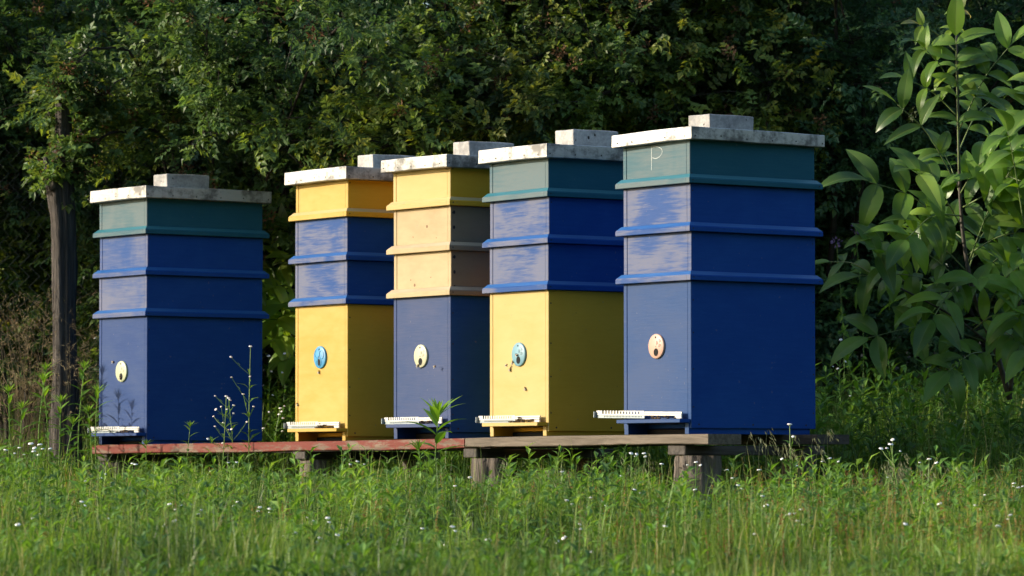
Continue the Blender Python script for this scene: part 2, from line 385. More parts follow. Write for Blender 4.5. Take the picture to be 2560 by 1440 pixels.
def rim(mb, w, d, z):
    """strip round the bottom of a box, mitred at the corners"""
    e = OV; pr = [(0.0006, z), (e - .0012, z), (e, z + .0014), (e, z + .0150), (e - .0022, z + .0190), (e - .006, z + .0225), (0.0050, z + .0315), (0.0006, z + .0325)]
    R_ = [np.array([(-w / 2 - o, -d / 2 - o, zz), (w / 2 + o, -d / 2 - o, zz), (w / 2 + o, d / 2 + o, zz), (-w / 2 - o, d / 2 + o, zz)]) for o, zz in pr]
    b = mb.n; mb.add(np.concatenate(R_)); m = len(pr)
    for k in range(m - 1):
        for c in range(4):
            c2 = (c + 1) % 4; mb.P.append(([b + 4 * k + c, b + 4 * k + c2, b + 4 * k + 4 + c2, b + 4 * k + 4 + c], 3 if k in (4, 5) else (1 if c == 0 else 0)))
    # the side strip's end shows as a seam near the front corner
    box(mb, w / 2 - .0012, w / 2 - .0004, -d / 2 - e - .0002, -d / 2 - e + .004, z + .002, z + .0165, 0, 2)
    disc(mb, (w / 2 + e + .0006, -d / 2 - .004, z + .010), 0.0028, 'x', 1, 2, 7); disc(mb, (w / 2 + e + .0006, d / 2 + .004, z + .010), 0.0028, 'x', 1, 2, 7)

def make_disc(h, root):
    """round entrance gate: plate, dark hole, pin, vent slots"""
    (px, py), col = DISC[h]; H = HV[h]
    t = H['t']; P = np.array([H['X'], H['Y']]); fn = np.array([-math.sin(t), -math.cos(t)]); a = np.array([-math.cos(t), math.sin(t)])
    d = ray(px, py); k = np.dot(fn, P) / np.dot(fn, d[:2]); hit = d * k
    s = np.dot(hit[:2] - P, a); lx = HW / 2 - s; lz = hit[2] - H['leg']; y = -HD / 2
    R = 0.0425; mc = plainmat("disc_plastic", col, 0.45, 0, 0.05, 30, 0.4)
    mb = MB(); n = 40; ang = np.arange(n) * 2 * math.pi / n
    rings = [(R, 0.001), (R, -0.0045), (R - .0022, -0.0062), (0.0, -0.0062)]
    v = []; 
    for r, yy in rings[:3]: v.append(np.stack([lx + r * np.cos(ang), np.full(n, y + yy), lz + r * np.sin(ang)], 1))
    v = np.concatenate(v); q = []
    for k2 in range(2):
        for i in range(n): q.append((k2 * n + i, k2 * n + (i + 1) % n, (k2 + 1) * n + (i + 1) % n, (k2 + 1) * n + i))
    mb.add(v, quads=q, polys=[tuple(range(2 * n, 3 * n))])
    yf = y - .0066
    if h == 2:
        mb2 = MB()
        for (cx, cz, r) in ((-.015, .014, .0165), (.0155, .010, .0155), (-.002, -.0195, .0155)):
            th = np.linspace(0, 2 * math.pi, 25)
            tube(mb2, np.stack([lx + cx + r * np.cos(th), np.full(25, yf), lz + cz + r * np.sin(th)], 1), 0.0016, 5, cap=False)
        o2 = mb2.build("moulded_ring", mc); D = mb.build("entrance_disc", mc, root, True); o2.parent = D
        hb = MB(); disc(hb, (lx - .002, yf - .0002, lz - .0195), 0.0085, 'y', 1, 0, 20, 0.0135); hb.build("bee_hole", M_hole, D)
        sb = MB()
        for i in range(5): box(sb, lx + .005, lx + .026, yf - .0005, yf - .0001, lz + .002 + i * .004, lz + .0032 + i * .004, 0)
        sb.build("vent_grille", plainmat("vent_blue", (0.05, 0.25, 0.5), 0.5), D)
    else:
        D = mb.build("entrance_disc", mc, root, True)
        hb = MB(); disc(hb, (lx + .0015, yf, lz - .0205), 0.0125, 'y', 1, 0, 22, 0.0135); hb.build("bee_hole", M_hole, D)
        sb = MB(); ms = plainmat("vent_slot", tuple(c * .28 for c in col), 0.7)
        for r in (.0045, .0085, .0125):
            for a0 in (0.3, 2.4, 4.5):
                th = np.linspace(a0, a0 + 1.35, 8); c0 = np.array([lx + .0165, lz + .011])
                o_ = np.stack([c0[0] + (r + .0009) * np.cos(th), np.full(8, yf), c0[1] + (r + .0009) * np.sin(th)], 1); i_ = np.stack([c0[0] + (r - .0009) * np.cos(th), np.full(8, yf), c0[1] + (r - .0009) * np.sin(th)], 1)
                sb.add(np.concatenate([o_, i_]), quads=[(i, i + 1, 9 + i, 8 + i) for i in range(7)])
        sb.build("vent_slots", ms, D)
    pb = MB(); disc(pb, (lx - .001, yf, lz + .031), 0.0036, 'y', 1, 0, 12); pb.build("pin_hole", M_hole, D)
    pb = MB(); disc(pb, (lx, yf, lz - .001), 0.003, 'y', 1, 0, 12); pb.build("screw", plainmat("screw", (0.16, 0.14, 0.11), 0.5, 0.6), D)
    return lx, lz

def make_reducer(h, root, zt):
    """slotted aluminium entrance strip lying on the landing board"""
    L = {1: .375, 2: .372, 3: .375, 4: .385, 5: .47}[h]; x1 = HW / 2 - .028; x0 = x1 - L; y = -HD / 2 - .018
    mb = MB(); z = 0.0; xm = x0 + L * (0.60 if h != 5 else 0.565); t = .0012
    box(mb, x0, xm, y - t, y, z + .0105, z + .0150, 0.0003); box(mb, x0, xm, y + .0005, y + .0016, z + .0004, z + .0104, 0.0003, 2)   # plate under the teeth, dull perforated band below
    n = 15; pw = (xm - x0) / (n + 1)
    box(mb, x0, x0 + pw * 1.9, y - t, y, z + .0151, z + .0262, 0.0003)
    for i in range(2, n): box(mb, x0 + pw * i + pw * .42, x0 + pw * (i + 1), y - t, y, z + .0151, z + (.0262 if i < 8 else .0235), 0.0002)
    box(mb, x0 + pw * 8, xm, y - t, y, z + .0236, z + .0262, 0.0002)
    box(mb, xm - pw * .9, xm, y - t - .0003, y, z + .0152, z + .0261, 0.0002)
    for i in range(26):
        xx = x0 + (xm - x0) * (0.16 + 0.8 * i / 26); box(mb, xx, xx + .0030, y + .0001, y + .0004, z + .0035, z + .0085, 0, 1)
    box(mb, xm + .001, x1, y - .003, y + .003, z + .010, z + .0165, 0.0006); box(mb, xm + .001, x1, y - .001, y + .004, z + .0172, z + .0240, 0.0006)
    box(mb, x1 - .035, x1, y - .003, y + .003, z + .0005, z + .0093, 0.0006)
    box(mb, x0 - .004, x0 - .0004, y - .012, y + .003, z + .0015, z + .0225, 0.0006, 2)
    o = mb.build("entrance_strip", [M_alu, M_dark, M_aluend], root)
    # swing round its right end: lies flat, the long one sags beyond the board
    tilt = -0.016 if h == 5 else 0.0
    o.location = (x1 * (1 - math.cos(tilt)), 0, zt - x1 * math.sin(tilt)); o.rotation_euler = (0, -tilt, 0)
    return x0, x1

for h, H in HV.items():
    t = H['t']; a = np.array([-math.cos(t), math.sin(t)]); b = np.array([math.sin(t), math.cos(t)]); P = np.array([H['X'], H['Y']])
    c = P + a * HW / 2 + b * HD / 2; z0 = H['leg']
    root = empty("beehive", (c[0], c[1], ZC + z0), -t); tag(root, HLAB[h], "beehive", "stacked wooden beehives standing in a row"); HIVE[h] = root
    kinds = KINDS[h]; zb = H['zb'] - z0; zl = [zb + H['hb']]; zl.append(zl[0] + H['p2']); zl.append(zl[1] + H['p1'])   # rim bottoms, lowest first
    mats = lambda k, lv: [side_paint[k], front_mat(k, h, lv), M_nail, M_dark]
    # floor with runners and landing board
    mb = MB(); kb = kinds[3]; bm_ = mats(kb, 3); zt = zb + .0315
    for sx in (-1, 1):
        x = sx * (HW / 2 - .019)
        box(mb, x - .011, x + .011, -HD / 2 - .004, HD / 2 - .02, 0.0, zt - .0135, 0.001, 0, front=1)
    box(mb, -HW / 2 + .03, HW / 2 - .03, -HD / 2 + .08, HD / 2 - .02, 0.001, zb - .002, 0, 3)
    box(mb, -HW / 2 + .0308, HW / 2 - .0308, -HD / 2 + .03, -HD / 2 + .079, zt - .016, zt - .0136, 0, 3)
    mb.build("hive_floor", bm_, root)
    mb = MB(); box(mb, -HW / 2 + .018, HW / 2 - .004, -HD / 2 - .047, -HD / 2 - .0006, zt - .0125, zt, 0.0012, 0, front=1); mb.build("landing_board", bm_, root)
    # tall brood box: the front panel stops at the landing board
    mb = MB(); x0, x1, y0, y1 = -HW / 2, HW / 2, -HD / 2, HD / 2; T = .0185; zt1 = zl[0] - .001
    box(mb, x0 + .004, x1 - .004, y0 + .085, y1 - .004, zb + .002, zt1 - .002, 0, 0); box(mb, x0 + .02, x1 - .02, y0 + .006, y0 + .084, zt + .002, zt1 - .002, 0, 0)
    for s0, s1 in ((x0, x0 + T), (x1 - T, x1)): box(mb, s0, s1, y0, y1, zb, zt1, 0.0016, 0, front=1)
    box(mb, x0 + T + .0011, x1 - T - .0011, y0 + .0012, y0 + .015, zt + .0008, zt1 - .0005, 0.001, 0, front=1)
    r_ = random.Random(h)
    for i in range(4): disc(mb, (x1 + .0006, y0 + .010, zb + .07 + .125 * i + r_.uniform(-.01, .01)), .003, 'x', 1, 2, 7); disc(mb, (x1 + .0006, y1 - .010, zb + .05 + .13 * i + r_.uniform(-.01, .01)), .003, 'x', 1, 2, 7)
    for i in range(3): disc(mb, (x1 + .0006, y0 + HD * (.06 + .43 * i), zb + .013), .0036, 'x', 1, 2, 7)
    for i in range(5): disc(mb, (x1 + .0006, r_.uniform(y0, y1), zb + r_.uniform(.05, .45)), .0014, 'x', 1, 2, 6)
    mb.build("brood_box", bm_, root)
    # three supers with their rims
    for i, lv in ((0, 2), (1, 1), (2, 0)):
        ox, oy = r_.uniform(-.002, .002), r_.uniform(-.002, .002)
        top = (zl[i + 1] - .001) if i < 2 else zl[2] + H['rb'] + .012
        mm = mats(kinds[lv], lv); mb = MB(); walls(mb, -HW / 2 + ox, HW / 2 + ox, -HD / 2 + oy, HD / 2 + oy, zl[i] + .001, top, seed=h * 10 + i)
        if kinds[lv] == 'wood':
            for q in range(3): disc(mb, (HW / 2 + ox + .0007, -HD / 2 + .016, zl[i] + .03 + .055 * q), .0055, 'x', 1, 2, 9, .007)
            for kx, kz, kr in (((.03, .095, .006), (-.06, .06, .003), (.09, .05, .0025)) if lv == 1 else ((-.05, .045, .006), (-.075, .065, .003), (.055, .07, .003))):
                disc(mb, (kx, -HD / 2 + oy + .0008, zl[i] + kz), kr, 'y', 1, 4, 10)
            mm.append(plainmat("wood_knot", (0.16, 0.085, 0.04), 0.7))
        s = mb.build("super", mm, root)
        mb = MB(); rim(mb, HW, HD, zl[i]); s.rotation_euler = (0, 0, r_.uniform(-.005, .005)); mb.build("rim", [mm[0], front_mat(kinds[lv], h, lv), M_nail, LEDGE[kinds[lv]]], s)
        if h == 5 and lv == 0:      # the letter P chalked on the front
            mb = MB(); yf = -HD / 2 - .0012; q = lambda u, v: (HW / 2 - (1727 - u) / 455.0, yf, 0.0 + zl[2] + .033 + (433 - v + (1727 - u) * 0.105) / 738.0)
            for pts, r0 in ((((1632, 364), (1631.8, 385), (1632, 405), (1631.5, 426)), .0013), (((1634, 368), (1646, 366), (1656, 371), (1658.5, 380), (1653, 390), (1643, 396), (1634, 394)), .0011)):
                c3 = curve([q(*p_) for p_ in pts], 26)
                for j in range(len(c3) - 1): 
                    d_ = nrm(c3[j + 1] - c3[j]); n_ = np.array([-d_[2], 0, d_[0]]); w_ = r0 * (0.75 + 0.5 * r_.random())
                    mb.add([c3[j] + n_ * w_, c3[j + 1] + n_ * w_, c3[j + 1] - n_ * w_, c3[j] - n_ * w_], quads=[(3, 2, 1, 0)])
            mb.build("chalk_letter", M_chalk, s)
    # metal roof
    mb = MB(); zr = zl[2] + H['rb']; xr1 = HW / 2 - H['ra']; xr0 = xr1 - RW; yr0 = -HD / 2 + H['rbb']; yr1 = yr0 + RD
    cr = np.array([(xr0 + xr1) / 2, (yr0 + yr1) / 2])
    box(mb, -RW / 2, RW / 2, -RD / 2, RD / 2, 0, H['rh'], 0.0028, 0, jit=0.0022, seg=2, cuts=7)
    for i in range(6): disc(mb, (RW / 2 + .0016, -RD / 2 + RD * (.02 + .19 * i + r_.uniform(-.01, .01)), .012 + r_.uniform(-.002, .004)), .0030, 'x', 1, 1, 8)
    for i in range(5): disc(mb, (-RW / 2 + RW * (.06 + .21 * i + r_.uniform(-.02, .02)), -RD / 2 - .0018, .012 + r_.uniform(-.002, .004)), .0030, 'y', 1, 1, 8)
    ro = mb.build("roof", [M_zinc[h % 3], M_nail], root)
    # the sheet turns with tr about its near corner
    ca, sa = math.cos(-H['tr']), math.sin(-H['tr']); nc = np.array([xr1, yr0]); off = np.array([-RW / 2, RD / 2]); off = np.array([ca * off[0] - sa * off[1], sa * off[0] + ca * off[1]])
    ro.location = (nc[0] + off[0], nc[1] + off[1], zr); ro.rotation_euler = ((0.004 if h == 3 else 0), {5: -.010, 4: .006, 3: .008}.get(h, 0), -H['tr'])
    make_disc(h, root); make_reducer(h, root, zt + .0005)
    H['zt'] = zt
    # concrete block on the roof
    bl = {1: (.002, 0, .108, .206), 2: (.028, .0, .110, .205), 3: (.014, 0, .105, .21), 4: (.026, 0, .112, .205), 5: (.012, 0, .113, .206)}[h]
    mb = MB(); box(mb, -bl[2] / 2, bl[2] / 2, -bl[3] / 2, bl[3] / 2, 0, .0655 if h != 4 else .071, 0.006 if h != 5 else .004, 0, jit=0.0028, seg=2, cuts=5)
    o = mb.build("concrete_block", concrete("concrete", 2.0 + h * 3, 0.9 if h == 5 else 1.05))
    lc = Vector((nc[0] + off[0], nc[1] + off[1] + bl[0], zr + H['rh'] + .001)); Mw = Matrix.Translation((c[0], c[1], ZC + z0)) @ Matrix.Rotation(-t, 4, 'Z')
    o.location = Mw @ lc; o.rotation_euler = (0, 0, -t + (-.02 + .012 * h))
    tag(o, {1: "grey concrete block with rounded edges on the roof of the leftmost hive", 2: "grey concrete block on the roof of the yellow hive with blue boxes",
            3: "smooth grey concrete block on the hive with bare wood boxes", 4: "pitted pale concrete block on the teal topped hive with the yellow bottom",
            5: "brownish grey concrete block on the tallest nearest hive"}[h], "concrete block", "concrete blocks weighing down the hive roofs")

# ------------------------------------------------------------------ bees
def bee_mesh():
    mb = MB()
    for cx, rx, rr, m in ((-.0035, .0036, .0024, 0), (.0010, .0022, .0021, 1), (.0037, .0015, .0016, 0)):
        n = 8; k = 6; th = np.linspace(0.05, math.pi - .05, k); ph = np.arange(n) * 2 * math.pi / n
        v = np.stack([cx + rx * np.cos(th)[:, None] * np.ones(n), rr * np.sin(th)[:, None] * np.cos(ph), .0026 + rr * np.sin(th)[:, None] * np.sin(ph)], -1).reshape(-1, 3)
        i = np.arange(k - 1)[:, None] * n; j = np.arange(n)[None]; q = np.stack([i + j, i + (j + 1) % n, i + n + (j + 1) % n, i + n + j], -1).reshape(-1, 4)
        mb.add(v, quads=q, mat=m)
    for s in (-1, 1):
        mb.add([(.001, s * .001, .0046), (-.004, s * .0045, .0050), (-.0075, s * .0035, .0048), (-.004, s * .0008, .0046)], quads=[(0, 1, 2, 3)], mat=2)
        for lx in (.002, .0005, -.001): tube(mb, [(lx, s * .0012, .002), (lx, s * .0032, .0022), (lx - .001, s * .0042, .0)], .0003, 3, 0, cap=False)
    return mb.build("honey_bee", [plainmat("bee_dark", (0.03, 0.018, 0.010), 0.5), plainmat("bee_fuzz", (0.20, 0.11, 0.035), 0.9), plainmat("bee_wing", (0.30, 0.27, 0.22), 0.3)], None, True)
BEE0 = bee_mesh(); bee_used = [False]
def bee(h, lx, ly, lz, rot, label, wall=False, group="honey bees at the hive entrances"):
    o = BEE0 if not bee_used[0] else BEE0.copy()
    if bee_used[0]: COL.objects.link(o)
    bee_used[0] = True
    H = HV[h]; Mw = HIVE[h].matrix_basis if False else Matrix.Translation(HIVE[h].location) @ Matrix.Rotation(-H['t'], 4, 'Z')
    L = Matrix.Translation((lx, ly, lz)) @ (Matrix.Rotation(math.pi / 2, 4, 'X') if wall else Matrix.Identity(4)) @ Matrix.Rotation(rot, 4, 'Z')
    o.matrix_world = Mw @ L; s = 1.25; o.scale = (s, s, s); tag(o, label, "bee", group)
br = random.Random(11)
HN = {1: "leftmost blue hive", 2: "yellow hive with the sky blue disc", 3: "hive with bare wood boxes", 4: "yellow based hive with the pale blue disc", 5: "nearest blue hive"}
for h, n in ((1, 9), (2, 15), (3, 14), (4, 16), (5, 14)):
    zt = HV[h]['zt']
    for i in range(n):
        bee(h, br.gauss(.055, .026), -HD / 2 - br.uniform(.024, .044), zt + .0003 + (.006 if i % 3 == 2 else 0) + (.008 if i % 7 == 5 and h in (2, 4) else 0), br.uniform(0, 6.28), f"bee crowding on the landing board of the {HN[h]}")
def wall_bee(h, px, py, lab, rot, out=0.0):
    H = HV[h]; t = H['t']; P = np.array([H['X'], H['Y']]); fn = np.array([-math.sin(t), -math.cos(t)]); a = np.array([-math.cos(t), math.sin(t)])
    d = ray(px, py); hit = d * (np.dot(fn, P) / np.dot(fn, d[:2])); s = np.dot(hit[:2] - P, a)
    bee(h, HW / 2 - s, -HD / 2 - out + .0008, hit[2] - H['leg'], rot, lab, True)
wall_bee(4, 1275, 913, "bee hovering just left of the pale blue disc, upper of two", 0.4, .012)
wall_bee(4, 1276.5, 923, "bee walking on yellow wood below the pale blue disc, lower of two", 1.2)
wall_bee(4, 1314, 971, "lone bee on the yellow wood well below the pale blue disc", 1.9)
wall_bee(4, 1287, 906, "bee at the lower left rim of the pale blue disc", 1.5, .0075)
wall_bee(4, 1296, 887, "bee above the hole of the pale blue disc", 2.6, .0075)
wall_bee(2, 798.5, 929, "bee on the yellow wood right below the sky blue disc", 1.3)
wall_bee(2, 744, 1010, "bee low on the left edge of the yellow hive with the sky blue disc", 2.2)
wall_bee(3, 1100, 916, "bee flying before the blue box of the hive with bare wood boxes", 0.5, .02)
wall_bee(3, 1050, 914, "bee crawling out of the cream disc under the bare wood boxes", 0.9, .0075)
wall_bee(1, 306, 944, "bee in the hole of the pale green disc of the leftmost hive", 1.1, .0075)
wall_bee(1, 284, 904, "bee left of the pale green disc of the leftmost hive", 0.2)

# ------------------------------------------------------------------ stand: planks on beams on stumps
P5 = np.array([HV[5]['X'], HV[5]['Y']]); P1 = np.array([HV[1]['X'], HV[1]['Y']])
RZ = math.atan2(ROW[1], ROW[0])     # local x runs along the row to the right, local y back from it
def plank_top(s): return ZC + np.interp(s, [-0.4, 0, 1.335, 1.958, 2.51, 3.262, 3.5], [.100, .101, .107, .1112, .1168, .118, .1185]) - .0008
def plank(name, s0, s1, v0, v1, th, mat, label, ztop=None, sag=0.004, seed=0):
    mb = MB(); n = 40; ss = np.linspace(s0, s1, n); zt = (plank_top(ss) if ztop is None else np.full(n, ztop)); r = np.random.default_rng(seed)
    zj = zt
    e0 = v0 + 0.002 * np.sin(ss * 9 + seed) + 0.0015 * np.sin(ss * 23); e1 = v1 + 0.002 * np.sin(ss * 7 + 1)
    zb = zt - th + 0.0018 * np.sin(ss * 6 + seed) + r.normal(0, .0006, n)
    P = lambda s, v, z: np.stack([P1[0] + ROW[0] * s + ROWB[0] * v, P1[1] + ROW[1] * s + ROWB[1] * v, z], 1)
    b = .0025
    R = [P(ss, e0 + b, zj), P(ss, e0, zj - b), P(ss, e0, zb + b), P(ss, e0 + b, zb), P(ss, e1 - b, zb), P(ss, e1, zb + b), P(ss, e1, zj - b), P(ss, e1 - b, zj)]
    o0 = np.array([P1[0] + ROW[0] * s0, P1[1] + ROW[1] * s0, float(zt[0])])
    V = np.stack(R, 1) - o0; c, s_ = math.cos(-RZ), math.sin(-RZ); V = np.stack([c * V[..., 0] - s_ * V[..., 1], s_ * V[..., 0] + c * V[..., 1], V[..., 2]], -1)
    k = 8; i = np.arange(n - 1)[:, None] * k; j = np.arange(k)[None]; q = np.stack([i + j, i + (j + 1) % k, i + k + (j + 1) % k, i + k + j], -1).reshape(-1, 4)
    mb.add(V.reshape(-1, 3), quads=q[:, ::-1], polys=[tuple(range(k)), tuple(range((n - 1) * k, n * k))[::-1]])
    o = mb.build(name, mat); o.location = o0; o.rotation_euler = (0, 0, RZ)
    return tag(o, label, "plank", "planks of the hive stand")
M_red = woodmat("red_worn_plank", (0.207, 0.155, 0.115), (0.0976, 0.0689, 0.0488), 'x', 1, (0.143, 0.0316, 0.023), 0.50, seed=3)
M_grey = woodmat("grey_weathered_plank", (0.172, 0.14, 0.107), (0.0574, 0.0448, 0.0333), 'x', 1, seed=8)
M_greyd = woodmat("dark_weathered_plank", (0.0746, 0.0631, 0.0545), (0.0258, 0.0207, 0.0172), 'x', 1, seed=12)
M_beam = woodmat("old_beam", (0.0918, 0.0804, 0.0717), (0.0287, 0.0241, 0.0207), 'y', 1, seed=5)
plank("plank", -0.362, 2.062, -0.022, 0.132, .0355, M_red, "long red plank with flaking paint under the left three hives", seed=1)
plank("plank", 2.072, 3.371, -0.026, 0.130, .034, M_grey, "grey weathered plank under the fronts of the two right hives", seed=2)
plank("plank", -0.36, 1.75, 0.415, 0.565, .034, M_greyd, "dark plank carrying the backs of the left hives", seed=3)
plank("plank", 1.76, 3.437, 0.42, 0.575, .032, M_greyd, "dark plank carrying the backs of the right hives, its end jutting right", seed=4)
BEAMS = [(-0.345, .075, "dark cross beam under the left end of the red plank", "left end"), (1.005, .078, "grey cross beam below the middle of the red plank", "under the red plank"),
         (2.045, .075, "dark cross beam where the red and grey planks meet", "at the joint"), (3.155, .088, "dark cross beam under the right end of the stand", "right end")]
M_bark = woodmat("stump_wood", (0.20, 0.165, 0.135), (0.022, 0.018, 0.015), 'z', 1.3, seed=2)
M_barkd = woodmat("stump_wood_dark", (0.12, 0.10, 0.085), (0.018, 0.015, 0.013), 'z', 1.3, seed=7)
def stump(s, v, r0, top, label, mat, seed, flare=1.25, lean=0.0):
    r = np.random.default_rng(seed); x, y = P1 + ROW * s + ROWB * v; zg = float(ground_z(x, y)) - .06; mb = MB(); n = 44; k = 16
    a = np.arange(n) * 2 * math.pi / n; ph = r.uniform(0, 6, 8)
    z = np.linspace(zg, top, k); rings = []
    for i, zz in enumerate(z):
        f = (zz - zg) / (top - zg)
        rr = r0 * (1 + (flare - 1) * (1 - f) ** 2) * (1 + .07 * np.sin(2 * a + ph[0]) + .06 * np.sin(5 * a + ph[1] + f) + .05 * np.sin(9 * a + ph[2] + 1.5 * f) + .04 * np.sin(14 * a + ph[3] + 2 * f) + r.normal(0, .016, n) + .02 * np.sin(11 * f + 3 * a + ph[4]))
        if i == k - 1: rr = rr * .97
        rings.append(np.stack([rr * np.cos(a) + lean * (1 - f), rr * np.sin(a), np.full(n, zz - zg)], 1))
    q = []
    i = np.arange(k - 1)[:, None] * n; j = np.arange(n)[None]; q = np.stack([i + j, i + (j + 1) % n, i + n + (j + 1) % n, i + n + j], -1).reshape(-1, 4)
    mb.add(np.concatenate(rings), quads=q, polys=[tuple(range((k - 1) * n, k * n))])
    o = mb.build("stump", mat, smooth=True); o.location = (x, y, zg)
    tag(o, label, "stump", "log stumps carrying the hive stand")
for i, (s, w, lab, where) in enumerate(BEAMS):
    mb = MB(); zt = float(min(plank_top(np.array([s - .04, s + w + .04])))) - .0375; th = (.030, .030, .033, .033)[i]; L = .66
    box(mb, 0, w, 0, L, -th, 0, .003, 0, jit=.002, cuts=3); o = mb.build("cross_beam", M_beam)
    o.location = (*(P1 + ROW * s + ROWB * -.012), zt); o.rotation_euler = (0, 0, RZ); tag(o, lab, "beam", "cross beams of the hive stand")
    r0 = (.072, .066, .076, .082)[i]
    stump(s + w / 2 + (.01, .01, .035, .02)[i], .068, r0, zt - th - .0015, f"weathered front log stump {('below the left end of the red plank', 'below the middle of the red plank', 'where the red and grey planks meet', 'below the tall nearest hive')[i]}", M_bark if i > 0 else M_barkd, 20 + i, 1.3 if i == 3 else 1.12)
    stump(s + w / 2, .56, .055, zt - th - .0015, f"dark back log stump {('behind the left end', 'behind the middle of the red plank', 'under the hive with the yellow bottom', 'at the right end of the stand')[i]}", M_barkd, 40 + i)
#@@PLANTS
# ------------------------------------------------------------------ shrubs and trees behind
M_stem = plainmat("shrub_bark", (0.035, 0.028, 0.0224), 0.85, 0, 0.3, 30)
M_twig = plainmat("grey_twig", (0.077, 0.0665, 0.0525), 0.85, 0, 0.3, 30)
M_rose = leafmat("rose_leaf", [(0.0, (0.047, 0.103, 0.0403)), (0.45, (0.106, 0.188, 0.047)), (0.8, (0.224, 0.297, 0.0538)), (1.0, (0.37, 0.37, 0.0672))], 0.40, 0.46, 0.38)
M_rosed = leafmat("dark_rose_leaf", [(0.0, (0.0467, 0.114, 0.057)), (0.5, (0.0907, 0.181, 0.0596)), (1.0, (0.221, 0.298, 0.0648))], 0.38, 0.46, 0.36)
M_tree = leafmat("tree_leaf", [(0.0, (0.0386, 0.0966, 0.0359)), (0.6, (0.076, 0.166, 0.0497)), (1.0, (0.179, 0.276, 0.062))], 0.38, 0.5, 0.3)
M_spent = leafmat("spent_flower", [(0.0, (0.12, 0.062, 0.032)), (0.6, (0.27, 0.155, 0.080)), (1.0, (0.42, 0.29, 0.16))], 0.15, 0.8, 0.1)

def shoots_from(rng, pts, n, Ls, out, tmin=0.2, up=0.35, grav=0.5, k=8):
    """n side shoots on a polyline; returns array (n, k, 3)"""
    m = len(pts); t = rng.uniform(tmin, 1, n) * (m - 1); i = np.minimum(t.astype(int), m - 2); f = (t - i)[:, None]
    b = pts[i] * (1 - f) + pts[i + 1] * f; tg = nrm(pts[i + 1] - pts[i])
    d = nrm(rand_dirs(rng, n) * 0.85 + tg * 0.55 + out * 0.3 + np.array([0, 0, up])); L = rng.uniform(*Ls, n)[:, None]
    P = np.zeros((n, k, 3)); p = b.copy()
    for j in range(k):
        P[:, j] = p; p = p + d * L / (k - 1); d = nrm(d + np.array([0, 0, -grav / k]) + rng.normal(0, .10, (n, 3)))
    return P

def compound(mb, rng, B, D, S, tint, mat=0, pairs=(0.35, 0.65, 0.95)):
    """rose-like leaf of paired leaflets on every base point"""
    n = len(B); U = nrm(np.array([0, -0.25, 1.0]) + rng.normal(0, .45, (n, 3))); side = nrm(np.cross(D, U)); S = S[:, None]
    for t in pairs:
        for sg in (-1, 1):
            small_leaves(mb, B + D * S * .075 * t, nrm(D * .55 + side * sg * .85 + rng.normal(0, .12, (n, 3))), U, (S * rng.uniform(.024, .034, (n, 1)))[:, 0], (S * rng.uniform(.018, .025, (n, 1)))[:, 0], np.clip(tint + rng.normal(0, .07, n), 0, 1), mat=mat)
    small_leaves(mb, B + D * S * .075, D, U, (S * .034)[:, 0], (S * .025)[:, 0], np.clip(tint + .05, 0, 1), mat=mat)

def stems_auto(rng, n, H, R, arch=0.5, k=16):
    out = []
    for i in range(n):
        a = rng.uniform(0, 2 * math.pi); ln = H * rng.uniform(.75, 1.25); lean = R / H * rng.uniform(.15, 1.1)
        d = np.array([math.cos(a) * lean, math.sin(a) * lean, 1.0]); d /= np.linalg.norm(d); p = np.array([math.cos(a), math.sin(a), 0]) * rng.uniform(.02, .22); P = [p]
        for j in range(k - 1):
            p = p + d * ln / (k - 1); P.append(p); d = d + np.array([math.cos(a), math.sin(a), -1.6 * (j / k)]) * arch / k + rng.normal(0, .05, 3); d /= np.linalg.norm(d)
        out.append(np.array(P))
    return out

